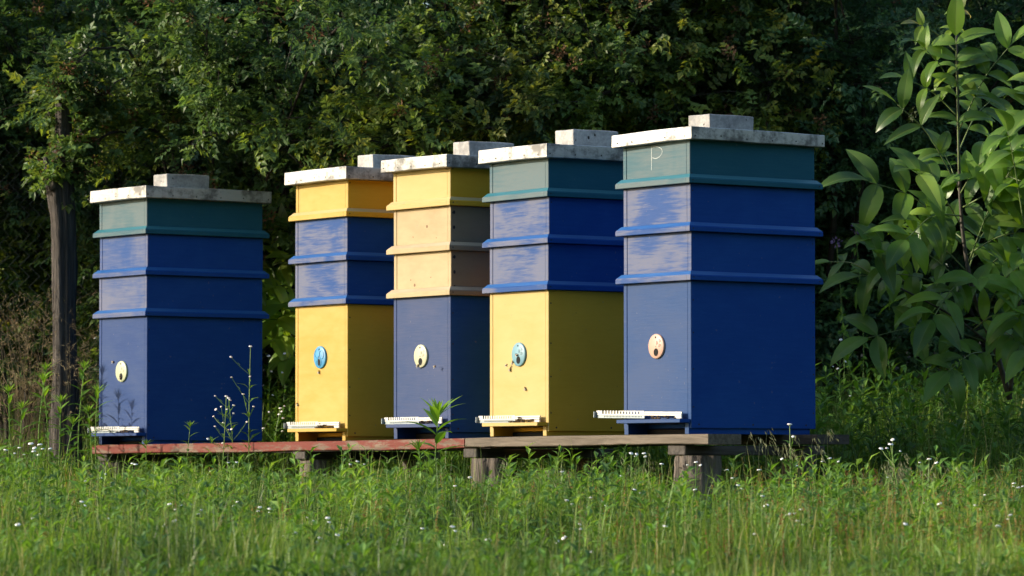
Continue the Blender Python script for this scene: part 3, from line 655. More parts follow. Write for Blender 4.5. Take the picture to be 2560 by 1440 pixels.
def shrub(name, loc, stems, seed, label, cat="bush", per=26, Ls=(.25, .6), leaf=1.0, lm=None, bright=0.42, spent=0, r0=.013, group=None, step=.045, simple=False, up=0.35, tmin=0.12, twigs=3, bm=None):
    rng = np.random.default_rng(seed); root = empty(name, loc); tag(root, label, cat, group)
    wood = MB(); fol = MB(); sp = MB(); Bs, Ds, Ts = [], [], []
    per0, Ls0 = per, Ls
    for st in stems:
        per, Ls, tmin = per0, Ls0, .12
        if isinstance(st, tuple): st, per, Ls, tmin = st
        k = len(st); tube(wood, st, np.linspace(r0, .0025, k) * rng.uniform(.7, 1.2), 6)
        out = nrm(np.array([st[-1][0] - st[0][0], st[-1][1] - st[0][1], 0.0]))
        ln = np.linalg.norm(np.diff(st, axis=0), axis=1).sum()
        S = shoots_from(rng, st, max(3, int(per * ln)), Ls, out, tmin, up)
        tn = rng.normal(0, .13)
        allp = [S]
        for P in S:
            tube(wood, P[[0, 3, 7]], np.array([.0030, .0022, .0009]), 3, cap=False)
        for P in S:
            if twigs:
                Q = shoots_from(rng, P, twigs, (Ls[0] * .35, Ls[1] * .42), out, .25, .25, .4, 5); allp.append(Q)
                for q in Q: tube(wood, q[[0, 2, 4]], np.array([.0014, .001, .0006]), 3, cap=False)
        for A in allp:
            k2 = A.shape[1]; seg = np.linalg.norm(A[:, 1] - A[:, 0], axis=1).mean(); m = max(1, int(round(seg * (k2 - 1) / step)))
            tt = (np.arange(m) + .6) / m * (k2 - 1.001); i = tt.astype(int); f = (tt - i)[None, :, None]
            b = A[:, i] * (1 - f) + A[:, i + 1] * f; tg = nrm(A[:, i + 1] - A[:, i])
            d = nrm(tg * .5 + rand_dirs(rng, b.shape[0] * m).reshape(b.shape) * .8 + np.array([0, -.1, -.08]))
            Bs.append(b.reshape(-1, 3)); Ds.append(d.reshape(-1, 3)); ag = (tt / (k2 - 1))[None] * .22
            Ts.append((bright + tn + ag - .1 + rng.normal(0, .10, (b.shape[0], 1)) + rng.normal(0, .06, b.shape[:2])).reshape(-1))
        if spent:
            e = S[rng.random(len(S)) < spent][:, -1]
            for c in e:
                m = int(rng.integers(18, 40)); sp_d = rand_dirs(rng, m)
                small_leaves(sp, c + sp_d * rng.uniform(.004, .030, (m, 1)) + np.array([0, 0, .012]), sp_d, rand_dirs(rng, m), rng.uniform(.011, .022, m), rng.uniform(.008, .014, m), np.clip(rng.normal(.5, .25, m), 0, 1))
    B = np.concatenate(Bs); D = np.concatenate(Ds); T = np.clip(np.concatenate(Ts), 0, 1)
    if simple:
        U = nrm(np.array([0, -.2, 1.0]) + rng.normal(0, .5, B.shape)); L = leaf * rng.uniform(.045, .080, len(B))
        small_leaves(fol, B, D, U, L, L * rng.uniform(.5, .65, len(B)), T)
    else: compound(fol, rng, B, D, leaf * rng.uniform(.8, 1.25, len(B)), T)
    wood.build("branches", bm or M_stem, root); fol.build("foliage", lm or M_rose, root)
    if sp.n: sp.build("spent_flowers", M_spent, root)
    return root

def gpos(x, y): return (x, y, float(ground_z(x, y)) - .03)
rngS = np.random.default_rng(77)
# left: rose bush leaning over the far hive
shrub("rose_bush", gpos(-1.30, 17.25), stems_auto(rngS, 17, 2.75, .95, .75) + [(curve([np.zeros(3)] + [at(*q) - np.array(gpos(-1.30, 17.25)) for q in c_] , 18), 9, (.06, .14), .55) for c_ in (((420, 300, 17.0), (300, 200, 16.7), (200, 360, 16.5), (140, 425, 16.45)), ((450, 420, 17.0), (290, 330, 16.6), (215, 400, 16.6), (190, 450, 16.55)), ((380, 250, 17.0), (250, 120, 16.6), (165, 200, 16.5), (120, 290, 16.45)))], 1, "wild rose bush with brown spent flowers behind the leftmost hive", per=17, spent=.30, bright=.46)
shrub("rose_bush", gpos(-2.25, 17.9), stems_auto(rngS, 13, 2.7, .8, .6), 2, "bluish green bush behind the chain link fence and the dead trunk", per=15, spent=.06, bright=.40, leaf=1.15)
# middle: long canes arching down to the left over the hives
cx, cyy = 0.75, 17.2; g0 = float(ground_z(cx, cyy))
def cane(*p): 
    return curve([np.array([0.0, 0, 0.02])] + [at(*q) - np.array([cx, cyy, g0 - .03]) for q in p], 22)
canes = [cane((1690, 500, 17.2), (1600, 160, 17.0), (1440, 110, 16.8), (1180, 215, 16.35), (850, 325, 16.2)), cane((1680, 420, 17.2), (1560, 200, 16.9), (1300, 250, 16.6), (1080, 330, 16.25), (870, 395, 16.2)),
         cane((1660, 420, 17.2), (1520, 180, 17.0), (1350, 260, 16.4), (1180, 340, 16.3)), cane((1700, 300, 17.2), (1640, 30, 17.1), (1450, -60, 16.9), (1200, 40, 16.8), (1070, 130, 16.7)),
         cane((1720, 420, 17.1), (1650, 220, 16.8), (1540, 220, 16.4), (1400, 310, 16.3)), cane((1750, 380, 17.2), (1800, 60, 17.0), (1700, 40, 16.8), (1580, 160, 16.7)),
         cane((1700, 250, 17.3), (1600, -60, 17.2), (1400, -100, 17.1), (1290, 10, 17.0)), cane((1640, 480, 17.2), (1480, 280, 16.9), (1260, 330, 16.5), (1060, 430, 16.4)),
         cane((1620, 520, 17.1), (1500, 400, 16.8), (1380, 370, 16.7)), cane((1790, 500, 17.1), (1900, 260, 16.9), (1930, 200, 16.8), (1900, 330, 16.7)), cane((1700, 200, 17.2), (1760, -60, 17.1), (1900, -80, 17.0), (1960, 60, 16.9))]
shrub("rose_bush", (cx, cyy, g0 - .03), canes, 3, "lighter green wild rose with long canes arching left above the middle hives", per=18, spent=.25, bright=.68, r0=.020, Ls=(.2, .45))
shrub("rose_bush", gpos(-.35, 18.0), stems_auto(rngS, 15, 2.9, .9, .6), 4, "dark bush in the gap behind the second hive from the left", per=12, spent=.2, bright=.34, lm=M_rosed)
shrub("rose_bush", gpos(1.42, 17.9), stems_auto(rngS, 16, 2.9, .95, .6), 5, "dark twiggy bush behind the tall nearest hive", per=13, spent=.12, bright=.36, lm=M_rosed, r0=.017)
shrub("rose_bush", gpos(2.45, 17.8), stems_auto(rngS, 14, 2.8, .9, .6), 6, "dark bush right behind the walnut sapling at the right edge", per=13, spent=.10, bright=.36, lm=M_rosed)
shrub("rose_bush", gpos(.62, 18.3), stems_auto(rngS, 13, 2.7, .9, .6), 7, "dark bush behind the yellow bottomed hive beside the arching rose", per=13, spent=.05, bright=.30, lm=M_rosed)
# beyond the left and right frame edges the hedge goes on
shrub("hazel_bush", gpos(-4.2, 18.6), stems_auto(rngS, 14, 2.9, 1.0, .5), 8, "broad leaved bush continuing the hedge beyond the left edge", per=11, simple=True, lm=M_tree, bright=.5, step=.05)
shrub("hazel_bush", gpos(3.7, 18.2), stems_auto(rngS, 12, 2.8, 1.0, .5), 9, "broad leaved bush continuing the hedge beyond the right edge", per=10, simple=True, lm=M_tree, bright=.4, step=.05)
bx_, by_ = -1.02, 17.5; gb_ = float(ground_z(bx_, by_)) - .03
dk = [curve([np.zeros(3)] + [at(*q) - np.array([bx_, by_, gb_]) for q in c_], 22) for c_ in (((690, 560, 17.5), (630, 400, 17.3), (565, 250, 17.1), (455, 40, 17.0), (400, -60, 17.0)), ((680, 500, 17.4), (610, 330, 17.2), (560, 240, 17.1), (545, 90, 17.0), (520, -40, 17.0)), ((700, 520, 17.5), (660, 380, 17.4), (640, 260, 17.3), (700, 60, 17.2)), ((710, 500, 17.5), (730, 330, 17.4), (760, 160, 17.2), (820, 20, 17.1)), ((690, 540, 17.4), (600, 380, 17.2), (500, 290, 17.0), (380, 290, 16.9), (200, 325, 16.8)))]
shrub("rose_bush", (bx_, by_, gb_), [(c_, 14, (.2, .5), .48) for c_ in dk], 14, "bush with thick dark stems leaning left above the leftmost hive", spent=.3, bright=.42, r0=.022)
# the wood behind
TL = ["dark tree filling the gap at the top left corner", "dark tree behind the leftmost hive", "dark tree behind the second hive", "dark tree behind the arching rose canes", "dark tree behind the tallest hive", "dark tree behind the walnut sapling", "dark tree past the right edge"]
rngT = np.random.default_rng(5)
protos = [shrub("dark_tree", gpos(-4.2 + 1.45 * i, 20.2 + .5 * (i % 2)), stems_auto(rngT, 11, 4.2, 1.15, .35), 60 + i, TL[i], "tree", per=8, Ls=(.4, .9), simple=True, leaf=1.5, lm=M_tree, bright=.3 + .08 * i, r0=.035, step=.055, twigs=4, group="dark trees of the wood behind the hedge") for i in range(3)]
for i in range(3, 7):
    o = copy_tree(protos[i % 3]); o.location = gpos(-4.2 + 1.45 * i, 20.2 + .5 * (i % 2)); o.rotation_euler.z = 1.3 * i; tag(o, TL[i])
for i in range(6):
    o = copy_tree(protos[(i + 1) % 3]); o.location = gpos(-4.6 + 1.85 * i, 23.2); o.rotation_euler.z = 2.1 * i + .4; o.scale = (1.3, 1.3, 1.25); o['label'] = "deep shaded tree in the farthest row of the wood"; o['group'] = "trees in the farthest row of the wood"

def leaf_screen():  # leaf ring added round the clearing to block low sky and darken hive sides
    rng = np.random.default_rng(3); mb = MB(); n = 24000; a = np.where(rng.random(n) < .75, rng.uniform(math.radians(-150), math.radians(40), n), rng.uniform(math.radians(40), math.radians(140), n)); r = rng.uniform(20, 27, n); x = 1 + r * np.cos(a); y = 10 + r * np.sin(a); top = 9 + 3 * np.sin(a * 9) + 2 * np.sin(a * 23)
    B = np.stack([x, y, -1.5 + rng.random(n) ** .9 * (top + 2)], 1); small_leaves(mb, B, rand_dirs(rng, n), rand_dirs(rng, n), rng.uniform(.4, .8, n), rng.uniform(.3, .55, n), rng.uniform(0, .7, n))
    tag(mb.build("leaf_screen", M_tree), "leaf ring added out of view to block low sky, also backing the hedge", "leaf_screen", kind='stuff')
leaf_screen()
# ------------------------------------------------------------------ walnut saplings
def vein_attr(o, vals):
    a = o.data.attributes.new("vein", 'FLOAT', 'POINT'); a.data.foreach_set("value", np.concatenate(vals).astype(np.float32))
VV = np.array([-1, -.55, -.07, 0, .07, .55, 1.0]); UU = np.linspace(0, 1, 11)
def big_leaf(mb, veins, b, d, nv, L, Wd, bend, fold, tint):
    d = nrm(d); s = nrm(np.cross(d, nv)); n = np.cross(s, d)
    w = Wd / 2 * np.clip(np.sin(np.pi * UU ** .85) ** .85 * (1 - .25 * UU), 0.02, 1); w[-1] = .0005; w[0] = .0008
    th = bend * UU; cx_ = np.concatenate([[0], np.cumsum(np.cos(th[:-1]))]) / 10; cz_ = -np.concatenate([[0], np.cumsum(np.sin(th[:-1]))]) / 10
    c = b + (cx_[:, None] * d + cz_[:, None] * n) * L
    rip = .035 * np.sin(UU * 30)[:, None] * np.abs(VV)[None] ** 1.0
    v = c[:, None] + (w[:, None] * VV[None])[..., None] * s + ((fold * np.abs(VV)[None] + rip) * w[:, None])[..., None] * n
    k = 7; i = np.arange(10)[:, None] * k; j = np.arange(6)[None]; q = np.stack([i + j, i + j + 1, i + k + j + 1, i + k + j], -1).reshape(-1, 4)
    mb.add(v.reshape(-1, 3), quads=q, tint=tint)
    lat = (np.abs(VV) > .3)[None] * (np.sin(UU * 60)[:, None] > .3) * .35
    veins.append((np.broadcast_to(np.where(VV == 0, 1.0, np.where(np.abs(VV) < .1, .25, 0))[None], (11, 7)) + lat).reshape(-1))
M_walnut = leafmat("walnut_leaf", [(0.0, (0.066, 0.155, 0.034)), (0.5, (0.155, 0.290, 0.040)), (0.85, (0.29, 0.42, 0.055)), (1.0, (0.42, 0.32, 0.10))], 0.44, 0.36, 0.42, veins=True)
M_petiole = plainmat("green_stalk", (0.13, 0.18, 0.06), 0.5, 0, 0.2)
def walnut(name, stems, leaves, seed, label, origin, extra=0):
    rng = np.random.default_rng(seed); root = empty(name, origin); tag(root, label, "sapling"); o0 = np.array(origin); wood = MB(); fol = MB(); pet = MB(); vn = []
    for p, r0, r1 in stems:
        c = curve([at(*q) - o0 for q in p], 26); tube(wood, c, np.linspace(r0, r1, 26), 8)
        for k in range(int(extra * len(p) / 4)):
            i = int(rng.uniform(.12, .95) * 25); a = rng.uniform(0, 6.28); ln = rng.uniform(.16, .30); T = c[i] + np.array([math.cos(a) * ln, math.sin(a) * ln * .8, rng.uniform(.02, .16)]) + o0
            b_ = c[i] + o0; leaves = leaves + [(b_, T, 3, rng.uniform(.09, .13), rng.uniform(.25, .6))]
    for (b, t, pairs, L, tint) in leaves:
        B, T = (b - o0, t - o0) if isinstance(b, np.ndarray) else (at(*b) - o0, at(*t) - o0); dv = T - B; ln = np.linalg.norm(dv); mid = B + dv * .5 + np.array([0, rng.uniform(-.03, .03), .10 * ln]); c = curve([B, mid, T], 14)
        tube(pet, c, np.linspace(.0032, .0014, 14), 5)
        nv = nrm(np.array([rng.uniform(-.25, .25), -1.0, rng.uniform(.25, .75)])); ts = np.linspace(.38, .93, pairs) if pairs > 1 else [0.7]
        for k, tt in enumerate(ts):
            i = int(tt * 12.99); p = c[i]; tg = nrm(c[i + 1] - c[i]); sd = nrm(np.cross(tg, nv)); l = L * (.72 + .3 * tt)
            for sg in (-1, 1):
                d = nrm(tg * rng.uniform(.35, .6) + sg * sd * .9 + np.array([0, rng.uniform(-.45, .1), .12]) + rng.normal(0, .08, 3)); n2 = nrm(nv * .9 + np.array([-.15, 0, .55]) + rng.normal(0, .18, 3))
                big_leaf(fol, vn, p, d, n2, l * rng.uniform(1.1, 1.65), l * rng.uniform(.50, .64), rng.uniform(.7, 1.9), rng.uniform(.1, .45), np.clip(tint + rng.normal(0, .13), 0, .86 if tint < .8 else 1))
        tg = nrm(c[-1] - c[-2]); big_leaf(fol, vn, c[-1], nrm(tg + np.array([0, -.15, 0])), nrm(nv * .7 + np.array([0, 0, .75])), L * 1.55, L * .66, rng.uniform(.5, 1.0), rng.uniform(.1, .3), np.clip(tint + .05, 0, 1))
    wood.build("stem", plainmat("sapling_bark", (0.060, 0.050, 0.038), 0.7, 0, 0.3, 40), root, True); pet.build("leaf_stalks", M_petiole, root, True)
    f = fol.build("foliage", M_walnut, root, True); vein_attr(f, vn)
    return root
Yw = 14.55
lv = [((2398, 440, Yw), (2390, 90, Yw - .12), 6, .115, .55), ((2402, 610, Yw), (2175, 455, Yw - .25), 3, .15, .6), ((2395, 470, Yw), (2245, 262, Yw - .2), 3, .115, .6), ((2400, 560, Yw), (2290, 430, Yw - .3), 4, .13, .5),
      ((2430, 730, Yw), (2190, 600, Yw - .28), 4, .105, .68), ((2435, 760, Yw), (2150, 690, Yw - .2), 4, .12, .5), ((2480, 860, Yw), (2170, 845, Yw - .25), 3, .13, .42), ((2420, 660, Yw), (2545, 400, Yw - .2), 4, .14, .5),
      ((2396, 330, Yw), (2530, 110, Yw - .1), 4, .11, .55), ((2405, 520, Yw), (2610, 470, Yw - .2), 4, .13, .45), ((2450, 800, Yw), (2570, 650, Yw - .25), 4, .13, .42), ((2400, 540, Yw), (2265, 600, Yw - .35), 4, .12, .45),
      ((2430, 700, Yw), (2330, 800, Yw - .3), 4, .12, .4), ((2470, 830, Yw), (2580, 890, Yw - .3), 4, .13, .36), ((2490, 890, Yw), (2370, 930, Yw - .3), 4, .12, .35), ((2394, 250, Yw), (2310, 120, Yw - .15), 3, .09, .66),
      ((2392, 130, Yw), (2300, 62, Yw - .05), 2, .06, .93), ((2415, 640, Yw), (2590, 580, Yw - .1), 4, .13, .4), ((2450, 780, Yw), (2620, 770, Yw), 4, .13, .36), ((2190, 690, Yw - .2), (2075, 655, Yw - .1), 1, .08, .55),
      ((2410, 600, Yw + .05), (2300, 560, Yw + .25), 4, .13, .3), ((2420, 680, Yw + .05), (2480, 560, Yw + .25), 4, .13, .3), ((2397, 380, Yw), (2480, 250, Yw + .2), 4, .11, .45), ((2440, 750, Yw), (2280, 740, Yw + .2), 4, .12, .3),
      ((2392, 110, Yw), (2400, 30, Yw), 2, .06, .85), ((2560, 560, Yw - .2), (2520, 330, Yw - .35), 4, .13, .5), ((2580, 480, Yw - .2), (2600, 200, Yw - .3), 5, .12, .5)]
walnut("walnut_sapling", [([(2525, 1000, Yw), (2490, 880, Yw), (2442, 760, Yw), (2415, 640, Yw), (2401, 500, Yw), (2396, 300, Yw), (2392, 90, Yw)], .011, .004), ([(2525, 990, Yw), (2545, 800, Yw - .1), (2570, 560, Yw - .2), (2590, 320, Yw - .25)], .008, .004),
                           ([(2485, 870, Yw), (2380, 790, Yw - .1), (2190, 690, Yw - .2)], .005, .003)], lv, 3, "young walnut tree with large bright leaves right of the nearest hive", tuple(at(2525, 1020, Yw)), 5)
Yv = 16.75
lv2 = [((735, 660, Yv), (668, 672, Yv - .1), 2, .105, 0.80), ((735, 620, Yv), (712, 575, Yv - .1), 2, .085, 0.90), ((742, 740, Yv), (682, 715, Yv - .15), 3, .11, 0.78), ((742, 790, Yv), (690, 800, Yv - .15), 3, .115, 0.68),
       ((742, 850, Yv), (680, 850, Yv - .15), 3, .11, 0.68), ((740, 700, Yv), (790, 640, Yv), 3, .10, 0.78), ((742, 830, Yv), (800, 800, Yv), 3, .11, 0.63), ((742, 880, Yv), (720, 900, Yv - .2), 2, .11, 0.60), ((740, 690, Yv), (725, 640, Yv - .2), 3, .095, 0.84), ((742, 770, Yv), (650, 760, Yv), 3, .11, 0.68)]
walnut("walnut_sapling", [([(745, 1010, Yv), (742, 850, Yv), (740, 700, Yv), (734, 570, Yv)], .008, .003)], lv2, 8, "small walnut sapling in the gap between the leftmost and second hive", tuple(at(745, 1010, Yv)), 10)

# ------------------------------------------------------------------ dead trunk and chain link fence
def dead_trunk():
    Y = 16.5; rng = np.random.default_rng(4); mb = MB(); rows = [(245, 139, 172), (300, 139, 176), (360, 136, 178), (405, 122, 178), (440, 112, 177), (500, 118, 180), (560, 128, 184), (640, 131, 186), (720, 130, 186), (800, 132, 184), (880, 134, 186), (960, 132, 190), (1010, 130, 194), (1260, 118, 206)]
    base = at(160, 1260, Y); n = 40; a = np.arange(n) * 2 * math.pi / n; rings = []
    ys = np.linspace(245, 1260, 60)
    for yv in ys:
        l = np.interp(yv, [r[0] for r in rows], [r[1] for r in rows]); r_ = np.interp(yv, [r[0] for r in rows], [r[2] for r in rows]); c = at((l + r_) / 2, yv, Y) - base; R = (r_ - l) / 2 / F_PX * Y
        rr = R * (.96 + .11 * np.sin(3 * a + yv * .0025) + .09 * np.sin(7 * a + 1 + yv * .0015) + .08 * np.sin(11 * a + yv * .001) + .06 * np.sin(17 * a + 2) + .035 * np.sin(2 * a + yv * .03) + rng.normal(0, .022, n))
        rings.append(np.stack([c[0] + rr * np.cos(a), c[1] + rr * np.sin(a) * .9, np.full(n, c[2])], 1))
    rings[0][:, 2] += .03 * rng.random(n)
    k = len(ys); i = np.arange(k - 1)[:, None] * n; j = np.arange(n)[None]; q = np.stack([i + j, i + n + j, i + n + (j + 1) % n, i + (j + 1) % n], -1).reshape(-1, 4)
    mb.add(np.concatenate(rings), quads=q, polys=[tuple(range(n))])
    st = curve([at(140, 470, Y - .04) - base, at(122, 425, Y - .05) - base, at(113, 392, Y - .05) - base], 8); tube(mb, st, np.linspace(.034, .008, 8), 9)
    o = mb.build("dead_trunk", woodmat("dead_wood", (0.105, 0.090, 0.078), (0.016, 0.013, 0.011), 'z', 1.3, seed=11), smooth=True); o.location = base
    tag(o, "bare grey dead tree trunk with a broken side stub at the left", "dead tree")
dead_trunk()
def fence():
    root = empty("chain_link_fence", gpos(-2.4, 17.25)); tag(root, "dark chain link fence at the left edge behind the dead trunk", "fence"); mb = MB(); o0 = np.array(root.location); H = 1.45; s = .045; x0, x1 = -1.55, 1.1
    n = int((x1 - x0) / s); m = int(H / s)
    for i in range(n):
        z = np.arange(m + 1) * s + .03; x = x0 + i * s + np.where(np.arange(m + 1) % 2 == 0, 0, s) - s * .02
        y = np.where(np.arange(m + 1) % 2 == 0, -.0018, .0018); tube(mb, np.stack([x, y, z], 1), .0012, 3, cap=False)
    mb.build("wire_mesh", plainmat("galvanised_wire", (0.07, 0.075, 0.07), 0.6, 0.4), root)
    for xx in (x0, x1):
        p = MB(); tube(p, [(xx, .02, -.2), (xx, .02, H + .12)], .022, 10); p.build("post", plainmat("fence_post", (0.10, 0.10, 0.095), 0.7), root)
fence()

# ------------------------------------------------------------------ meadow
M_grass = leafmat("grass_blade", [(0.0, (0.0616, 0.129, 0.0291)), (0.45, (0.129, 0.235, 0.0403)), (0.8, (0.23, 0.325, 0.0627)), (1.0, (0.47, 0.403, 0.179))], 0.38, 0.45, 0.3)
M_weed = leafmat("weed_leaf", [(0.0, (0.0684, 0.161, 0.0422)), (0.5, (0.143, 0.292, 0.0497)), (1.0, (0.26, 0.41, 0.0807))], 0.38, 0.45, 0.3)
M_sorrel = leafmat("sorrel_spike", [(0.0, (0.22, 0.095, 0.040)), (0.5, (0.36, 0.215, 0.075)), (1.0, (0.38, 0.32, 0.10))], 0.2, 0.7, 0.15)
M_dry = leafmat("dry_grass", [(0.0, (0.16, 0.125, 0.070)), (0.5, (0.27, 0.215, 0.125)), (1.0, (0.40, 0.33, 0.20))], 0.25, 0.7, 0.15)
M_pale = leafmat("pale_seed_head", [(0.0, (0.16, 0.18, 0.08)), (1.0, (0.42, 0.42, 0.26))], 0.3, 0.6, 0.2)
M_white = plainmat("white_petals", (0.82, 0.82, 0.80), 0.6, 0, 0.04); M_yel = plainmat("yellow_centre", (0.62, 0.44, 0.06), 0.7)
def patch(x, y, s=1.0, p=0.0): return .5 + .25 * np.sin(2.1 * s * x + 1.3 * s * y + p) + .25 * np.sin(-1.7 * s * x + 2.9 * s * y + 2 * p + 1)
def scatter(rng, n, y0, y1, marg=1.1, dens=None):
    y = rng.uniform(y0, y1, n); x = rng.uniform(-1, 1, n) * (.1294 * y + marg)
    if dens is not None: k = rng.random(n) < dens(x, y); x, y = x[k], y[k]
    return x, y
def clear_of_stumps(x, y):   # weeds were trodden down in front of the front stumps
    px = 1280 + x / y * F_PX; k = np.ones(len(x), bool)
    for a, b in ((650, 775), (1130, 1265), (1655, 1815), (225, 330)): k &= ~((px > a) & (px < b) & (behind(x, y) > -1.3) & (behind(x, y) < .1))
    return k
def behind(x, y):      # signed distance behind the front edge of the stand
    return (x - P1[0]) * ROWB[0] + (y - P1[1]) * ROWB[1]
def blades(mb, rng, x, y, h, w, tint, lean=.45):
    n = len(x); b = np.stack([x, y, ground_z(x, y) - .01], 1); a = rng.uniform(0, 2 * math.pi, n); ld = np.stack([np.cos(a), np.sin(a), np.zeros(n)], 1); fa = rng.uniform(0, 2 * math.pi, n); sd = np.stack([np.cos(fa), np.sin(fa), np.zeros(n)], 1)
    le = (lean * rng.uniform(.1, 1.2, n))[:, None]; h = h[:, None]; w = w[:, None]; up = np.array([0, 0, 1.0]); V = []
    for t, ww in ((0, 1.0), (.4, .85), (.75, .55)):
        c = b + up * h * t * (1 - .25 * le * t) + ld * h * le * t ** 2; V += [c - sd * w * ww / 2, c + sd * w * ww / 2]
    V.append(b + up * h * (1 - .35 * le) + ld * h * le)
    v = np.stack(V, 1).reshape(-1, 3); k = np.arange(n)[:, None, None] * 7
    q = (np.array([[0, 1, 3, 2], [2, 3, 5, 4]])[None] + k).reshape(-1, 4); t3 = (np.array([[4, 5, 6]])[None] + k).reshape(-1, 3)
    mb.add(v, tris=t3, quads=q, tint=np.repeat(np.clip(tint, 0, 1), 7))
def meadow_height(x, y):
    f = behind(x, y); h = (.118 + .065 * patch(x, y, 1.3)) * (.72 + .62 * patch(x, y, 3.4, 1.5))
    h = np.where(f > 0.7, h + .10 * np.clip((f - .7) / 1.2, 0, 1.3), h); return h
def build_grass():
    rng = np.random.default_rng(21); mb = MB()
    x, y = scatter(rng, 150000, 8.5, 14.2); h = meadow_height(x, y) * rng.uniform(.45, 1.35, len(x)) * np.where(clear_of_stumps(x, y), 1, .42); dry = np.clip(.25 * (x - .1), 0, .35)
    blades(mb, rng, x, y, h, rng.uniform(.0028, .0058, len(x)), rng.normal(.50, .18, len(x)) + dry * rng.random(len(x)) + .6 * (rng.random(len(x)) < .05))
    x, y = scatter(rng, 60000, 14.2, 19.5, 1.0); h = meadow_height(x, y) * rng.uniform(.5, 1.4, len(x))
    blades(mb, rng, x, y, h, rng.uniform(.004, .008, len(x)), rng.normal(.48, .18, len(x)) + .6 * (rng.random(len(x)) < .06))
    x, y = scatter(rng, 9000, 14.0, 17.6, .6, lambda x, y: (behind(x, y) > .62) * (.35 + .65 * patch(x, y, 1.7, 2))); blades(mb, rng, x, y, rng.uniform(.28, .52, len(x)), rng.uniform(.004, .007, len(x)), rng.normal(.68, .16, len(x)), .4)
    x, y = scatter(rng, 1500, 9.5, 13.6, .5, lambda x, y: clear_of_stumps(x, y) * (.2 + .8 * patch(x, y, 2.7, 3))); blades(mb, rng, x, y, rng.uniform(.22, .36, len(x)), rng.uniform(.0022, .004, len(x)), rng.normal(.78, .16, len(x)), .3)
    x, y = scatter(rng, 10500, 8.9, 14.0); blades(mb, rng, x, y, meadow_height(x, y) * rng.uniform(1.1, 1.7, len(x)), rng.uniform(.002, .003, len(x)), rng.normal(.7, .15, len(x)), .2)
    tag(mb.build("meadow_grass", M_grass), "tangled green meadow grass in front of and under the hive stand", "grass", kind='stuff')
build_grass()
def weed_plants(mb, rng, x, y, h, nl, L, tint, stem=.003, tipw=.25):
    n = len(x); b = np.stack([x, y, ground_z(x, y) - .01], 1); ln = rng.normal(0, .10, (n, 2)); top = b + np.stack([ln[:, 0] * h, ln[:, 1] * h, h], 1)
    fa = rng.uniform(0, 6.28, n); sd = np.stack([np.cos(fa), np.sin(fa), 0 * fa], 1) * stem / 2
    mb.add(np.stack([b - sd, b + sd, top + sd * .5, top - sd * .5], 1).reshape(-1, 3), quads=np.array([[0, 1, 2, 3]]) + np.arange(n)[:, None] * 4, tint=np.repeat(np.clip(tint + .15, 0, 1), 4))
    ph = rng.uniform(0, 6.28, n)
    for k in range(nl):
        t = ((k + .5 + rng.uniform(-.3, .3, n)) / nl) ** .8; a = ph + k * 2.4; el = .25 + .9 * t ** 2
        d = nrm(np.stack([np.cos(a), np.sin(a), el + rng.normal(0, .2, n)], 1)); p = b + (top - b) * t[:, None]
        l = L * rng.uniform(.7, 1.25, n) * (1 - .45 * np.abs(t - .55)); small_leaves(mb, p, d, np.array([0, 0, 1.0]) + rng.normal(0, .2, (n, 3)), l, l * rng.uniform(.24, .42, n), np.clip(tint + rng.normal(0, .09, n), 0, 1), .2, .25)
def build_weeds():
    rng = np.random.default_rng(31); mb = MB()
    x, y = scatter(rng, 7600, 8.6, 14.0, .9, lambda x, y: .25 + .75 * patch(x, y, 1.6, 2)); h = (.075 + .095 * patch(x, y, 1.2, 1)) * rng.uniform(.6, 1.55, len(x)); weed_plants(mb, rng, x, y, h, 14, .048, rng.normal(.54, .15, len(x)))
    x, y = scatter(rng, 5000, 12.0, 16.5, .5, lambda x, y: ((behind(x, y) > -.15) & (behind(x, y) < .9)) * .55 * clear_of_stumps(x, y)); h = rng.uniform(.08, .21, len(x)) * (.8 + .5 * (rng.random(len(x)) < .12)); weed_plants(mb, rng, x, y, h, 16, .062, rng.normal(.40, .12, len(x)))
    x, y = scatter(rng, 3600, 14.2, 18.6, .8, lambda x, y: (behind(x, y) > .75) * (.3 + .7 * patch(x, y, 1.1, 4))); h = rng.uniform(.20, .50, len(x)); weed_plants(mb, rng, x, y, h, 20, .070, rng.normal(.55, .15, len(x)))
    x, y = scatter(rng, 5200, 10.5, 15.5, .4, lambda x, y: ((behind(x, y) > -.75) & (behind(x, y) < .05)) * np.clip(2.2 * patch(x, y, 2.2, .7) - .75, 0, 1) * clear_of_stumps(x, y)); h = rng.uniform(.09, .21, len(x)); weed_plants(mb, rng, x, y, h, 20, .070, rng.normal(.60, .13, len(x)))
    x, y = scatter(rng, 1500, 9.9, 13.5, .4, lambda x, y: np.clip(2.5 * patch(x, y, 2.6, 5) - 1.0, 0, 1)); h = rng.uniform(.10, .19, len(x)); weed_plants(mb, rng, x, y, h, 12, .060, rng.normal(.62, .13, len(x)))
    x, y = scatter(rng, 420, 10.2, 13.4, .4, clear_of_stumps); h = rng.uniform(.20, .32, len(x)); weed_plants(mb, rng, x, y, h, 18, .050, rng.normal(.72, .13, len(x)))
    tag(mb.build("leafy_weeds", M_weed), "low leafy green weeds growing thickly through the meadow grass", "weeds", kind='stuff')
build_weeds()
